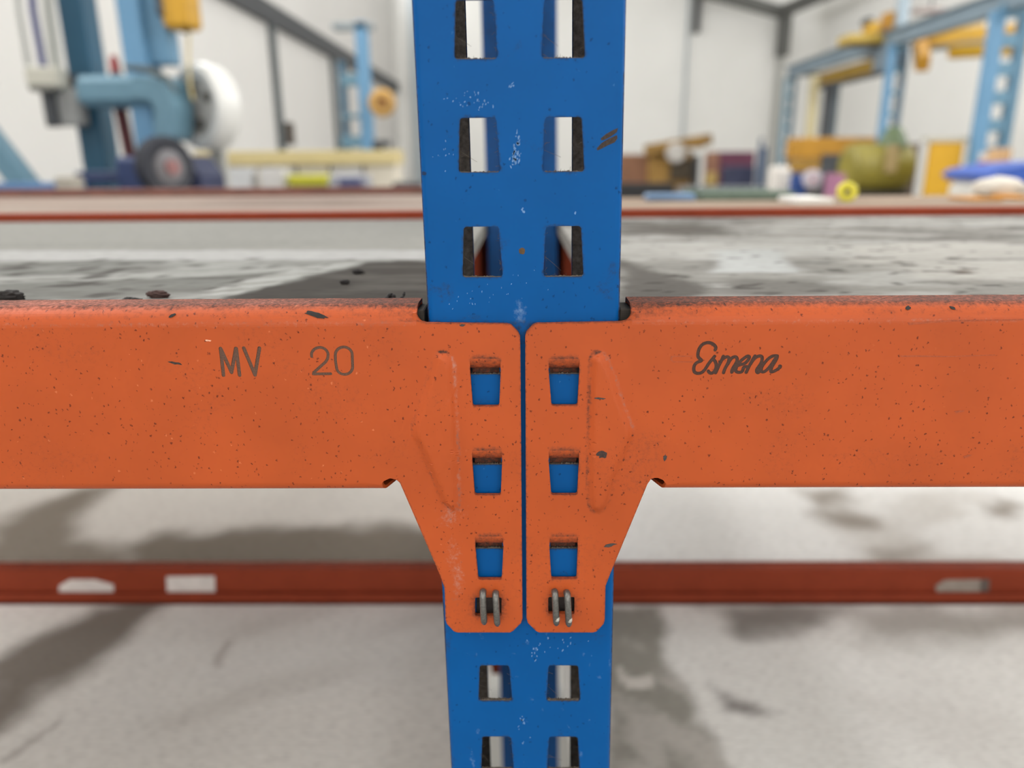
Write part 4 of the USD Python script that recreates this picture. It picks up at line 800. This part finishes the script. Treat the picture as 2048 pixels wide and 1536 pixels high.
# posts and partitions behind the runway
single('cream_partition', zbx(1600, 150, 1642, 400, 21.5, .15, .02, 0), paint((226, 210, 164), .6, .05, 2), 'tall cream partition behind the far blue column', 'partition')
for i, (x0, x1, m_) in enumerate(((1645, 1652, CHAR), (1657, 1671, paint((96, 108, 116), .6, .1, 3)))): single('grey_post', zbx(x0, 165, x1, 400, 20.5, .12, .02, 0), m_, ('thin dark' if i == 0 else 'wider blue-grey') + ' post between the cream partition and the white wall', 'post')
# machines on the floor, right
t = thing('yellow_enclosure', 'long ochre-yellow machine enclosure on the right between the blue columns', 'machine', (at(1675, 350, 17)[0], 17, 0))
obj('panel', zbx(1584, 274, 1772, 318, 17, .5, .03), DYEL, t); obj('lower_panel', zbx(1586, 318, 1690, 345, 17.02, .46, .03), paint((176, 132, 48), .6, .15, 4), t); obj('plinth', zbx(1586, 345, 1770, 400, 17.05, .44, .03, 0), paint((88, 82, 74), .7, .15, 4), t); obj('dark_hatch', zbx(1640, 308, 1684, 345, 16.98, .1, .02), CHAR, t)
t = thing('pressure_tank', 'olive yellow tank with a green domed neck in the right background', 'tank', (at(1755, 380, 13.5)[0], 13.9, 0))
c = at(1752, 335, 13.9); ra = .58
obj('tank_body', cat(lathe([[0, -.57], [.28, -.56], [.39, -.49], [.41, -.40], [.41, .40], [.39, .49], [.28, .56], [0, .57]], (c[0], 13.9, at(1752, 335, 13.9)[2]), 40, (1, .12, 0))), paint((150, 136, 44), .5, .15, 3), t)
zt2 = at(1785, 250, 13.8)[2]; zn = at(1785, 292, 13.8)[2]
obj('neck', lathe([[0, 0], [.24, 0], [.22, .12], [.14, .28], [.09, (zt2 - zn)], [0, (zt2 - zn)]], (at(1785, 290, 13.8)[0], 13.8, zn - .02), 32), paint((98, 116, 78), .5, .12, 4), t)
obj('tank_label', zbx(1768, 290, 1800, 345, 13.42, .02, .004), paint((170, 146, 96), .6, .15, 8), t)
obj('saddle', bx(c[0] - .5, c[0] + .5, 13.65, 14.15, 0, c[2] - .38, .02), paint((58, 54, 44), .7, .2, 6), t)
single('brown_locker', zbx(1814, 286, 1842, 400, 14.4, .4, .02, 0), paint((118, 100, 88), .6, .15, 5), 'narrow brown locker between the tank and the yellow screen', 'locker')
t = thing('safety_screen', 'tall bright yellow safety screen right of the tank', 'screen', (at(1890, 390, 13)[0], 13, 0))
obj('sheet', zbx(1846, 284, 1930, 400, 13, .08, .01, .05), paint((228, 172, 20), .45, .08, 2), t); obj('top_rail', zbx(1850, 274, 1940, 284, 12.98, .12, .01), paint((206, 198, 180), .6, .08, 3), t)
for x in (1850, 1926): obj('foot', zbx(x - 3, 395, x + 5, 400, 12.9, .3, .004, 0), CHAR, t)
t = thing('warning_board', 'white and red warning board at the foot of the near blue column', 'sign', (at(1968, 380, 10.5)[0], 10.5, 0))
obj('board', zbx(1955, 304, 1984, 350, 10.5, .03, .004), paint((226, 214, 206), .6, .06, 8), t); obj('red_band', zbx(1957, 322, 1982, 332, 10.49, .04, .002), RED, t); obj('red_band', zbx(1956, 340, 1972, 352, 10.49, .04, .002), RED, t); obj('pole', zbx(1962, 350, 1970, 380, 10.5, .04, .006, 0.03), RED, t); obj('foot', bx(at(1950, 380, 10.5)[0], at(1982, 380, 10.5)[0], 10.35, 10.7, 0, .03, .004), CHAR, t)
t = thing('covered_pallet', 'white load under a bright blue cover at the right picture edge', 'pallet', (at(2030, 390, 8)[0], 8, 0))
g = Polygon([at(x, y, 7.9)[[0, 2]] for x, y in ((1978, 352), (1995, 340), (2060, 328), (2140, 322), (2140, 364), (1990, 364))])
obj('cover', ext_xz(g, 7.9, 8.8), paint((50, 92, 190), .5, .1, 4), t); obj('load', zbx(1976, 362, 2140, 392, 7.95, .8, .06, .14), paint((222, 216, 206), .7, .06, 4), t); obj('pallet_deck', zbx(1970, 392, 2145, 400, 7.9, .9, .01, 0) if False else bx(at(1970, 380, 8)[0], at(2145, 380, 8)[0], 7.9, 8.8, 0, .14, .01), paint((170, 130, 84), .8, .2, 8), t)
single('tan_carton', zbx(2000, 296, 2026, 326, 9.6, .3, .01, 0), paint((214, 170, 122), .7, .08, 6), 'tall tan carton behind the blue cover', 'carton')
# middle of the right background
t = thing('timber_machine', 'brown and ochre machine heap right of the upright in the background', 'machine', (at(1330, 380, 24)[0], 24, 0))
BRN, OCH = paint((150, 104, 76), .7, .2, 3), paint((168, 128, 62), .7, .25, 3)
obj('bed', zbx(1238, 308, 1310, 372, 24, 1.0, .05, 0), BRN, t); obj('frame', zbx(1296, 300, 1385, 366, 23.8, .8, .05, 0), OCH, t); obj('beam', bar(at(1292, 300, 23.6), at(1420, 278, 24), .35, .3, .02), OCH, t); obj('head', zbx(1372, 274, 1412, 296, 23.6, .5, .05), OCH, t); obj('dark_cavity', zbx(1340, 318, 1384, 360, 23.7, .3, .03), paint((82, 70, 52), .7, .2, 4), t); obj('white_guard', lathe([[0, -.1], [.25, -.1], [.3, 0], [.25, .1], [0, .1]], at(1352, 306, 23.5), 28, (0, 1, 0)), paint((216, 210, 204), .6, .06, 4), t); obj('support', zbx(1386, 310, 1400, 370, 23.8, .4, .03, 0), CHAR, t)
single('black_skid', zbx(1236, 366, 1350, 400, 21, .5, .03, 0), paint((40, 40, 42), .7, .2, 4), 'black low skid right of the upright in the background', 'skid')
single('rust_cabinet', zbx(1412, 304, 1440, 400, 23, .5, .03, 0), paint((164, 116, 92), .7, .15, 4), 'rust-coloured cabinet left of the maroon container', 'cabinet')
single('maroon_container', zbx(1420, 303, 1512, 400, 24, .8, .04, 0), paint((118, 60, 86), .6, .1, 2), 'maroon container in the middle of the right background', 'container')
single('navy_crate', zbx(1448, 332, 1512, 400, 21.5, .5, .04, 0), paint((58, 62, 92), .6, .15, 3), 'navy crate in front of the maroon container', 'crate')
single('yellow_stand', zbx(1412, 345, 1436, 400, 20.5, .3, .03, 0), paint((182, 152, 84), .6, .15, 4), 'small dull-yellow stand in front of the rust-coloured cabinet', 'stand')
single('blue_pillar', cat(zbx(1514, 294, 1536, 400, 21, .3, .02, 0), zbx(1520, 276, 1527, 296, 21.1, .1, .01)), paint((74, 94, 124), .6, .1, 3), 'short slate-blue pillar left of the white drum', 'pillar')
single('grey_platform', zbx(1370, 374, 1560, 410, 17, 1.0, .03, 0), paint((112, 116, 120), .6, .15, 3), 'low grey platform in the middle of the right background', 'platform')
c = at(1554, 400, 12.5)
zt3 = at(1554, 332, 12.5)[2]; hgt = .52
t = thing('white_drum', 'white drum on a stand in the right background', 'drum', (c[0], 12.5, 0))
obj('shell', lathe([[0, 0], [.15, 0], [.165, .02], [.165, hgt * .33], [.17, hgt * .35], [.165, hgt * .37], [.165, hgt - .06], [.12, hgt], [0, hgt]], (c[0], 12.5, zt3 - hgt), 32), paint((230, 222, 214), .5, .06, 6), t); obj('stand', bx(c[0] - .15, c[0] + .15, 12.35, 12.65, 0, zt3 - hgt, .02), CHAR, t)
single('blue_box', zbx(1584, 348, 1614, 400, 12.02, .2, .01, 0), paint((40, 76, 146), .5, .1, 6), 'royal blue box right of the white drum', 'box')
c = at(1624, 358, 11.8); t = thing('pale_reel', 'pale lilac-white reel right of the royal blue box', 'reel', (c[0], 11.8, 0)); obj('disc', lathe([[0, -.06], [.11, -.06], [.135, -.03], [.135, .03], [.11, .06], [0, .06]], c, 32, (.2, 1, 0)), paint((206, 196, 204), .5, .08, 8), t); obj('hub', lathe([[0, -.08], [.03, -.08], [.03, -.05], [0, -.05]], c, 16, (.2, 1, 0)), RED, t); obj('post', bx(c[0] - .03, c[0] + .03, 11.85, 11.95, 0, c[2], .005), CHAR, t)
single('pink_carton', zbx(1656, 348, 1692, 400, 11.5, .2, .01, 0), paint((178, 118, 150), .6, .1, 6), 'pink carton right of the pale reel', 'carton')
single('dark_carton', zbx(1640, 336, 1660, 400, 12.4, .2, .01, 0), CHAR, 'dark carton between the pale reel and the pink carton', 'carton')
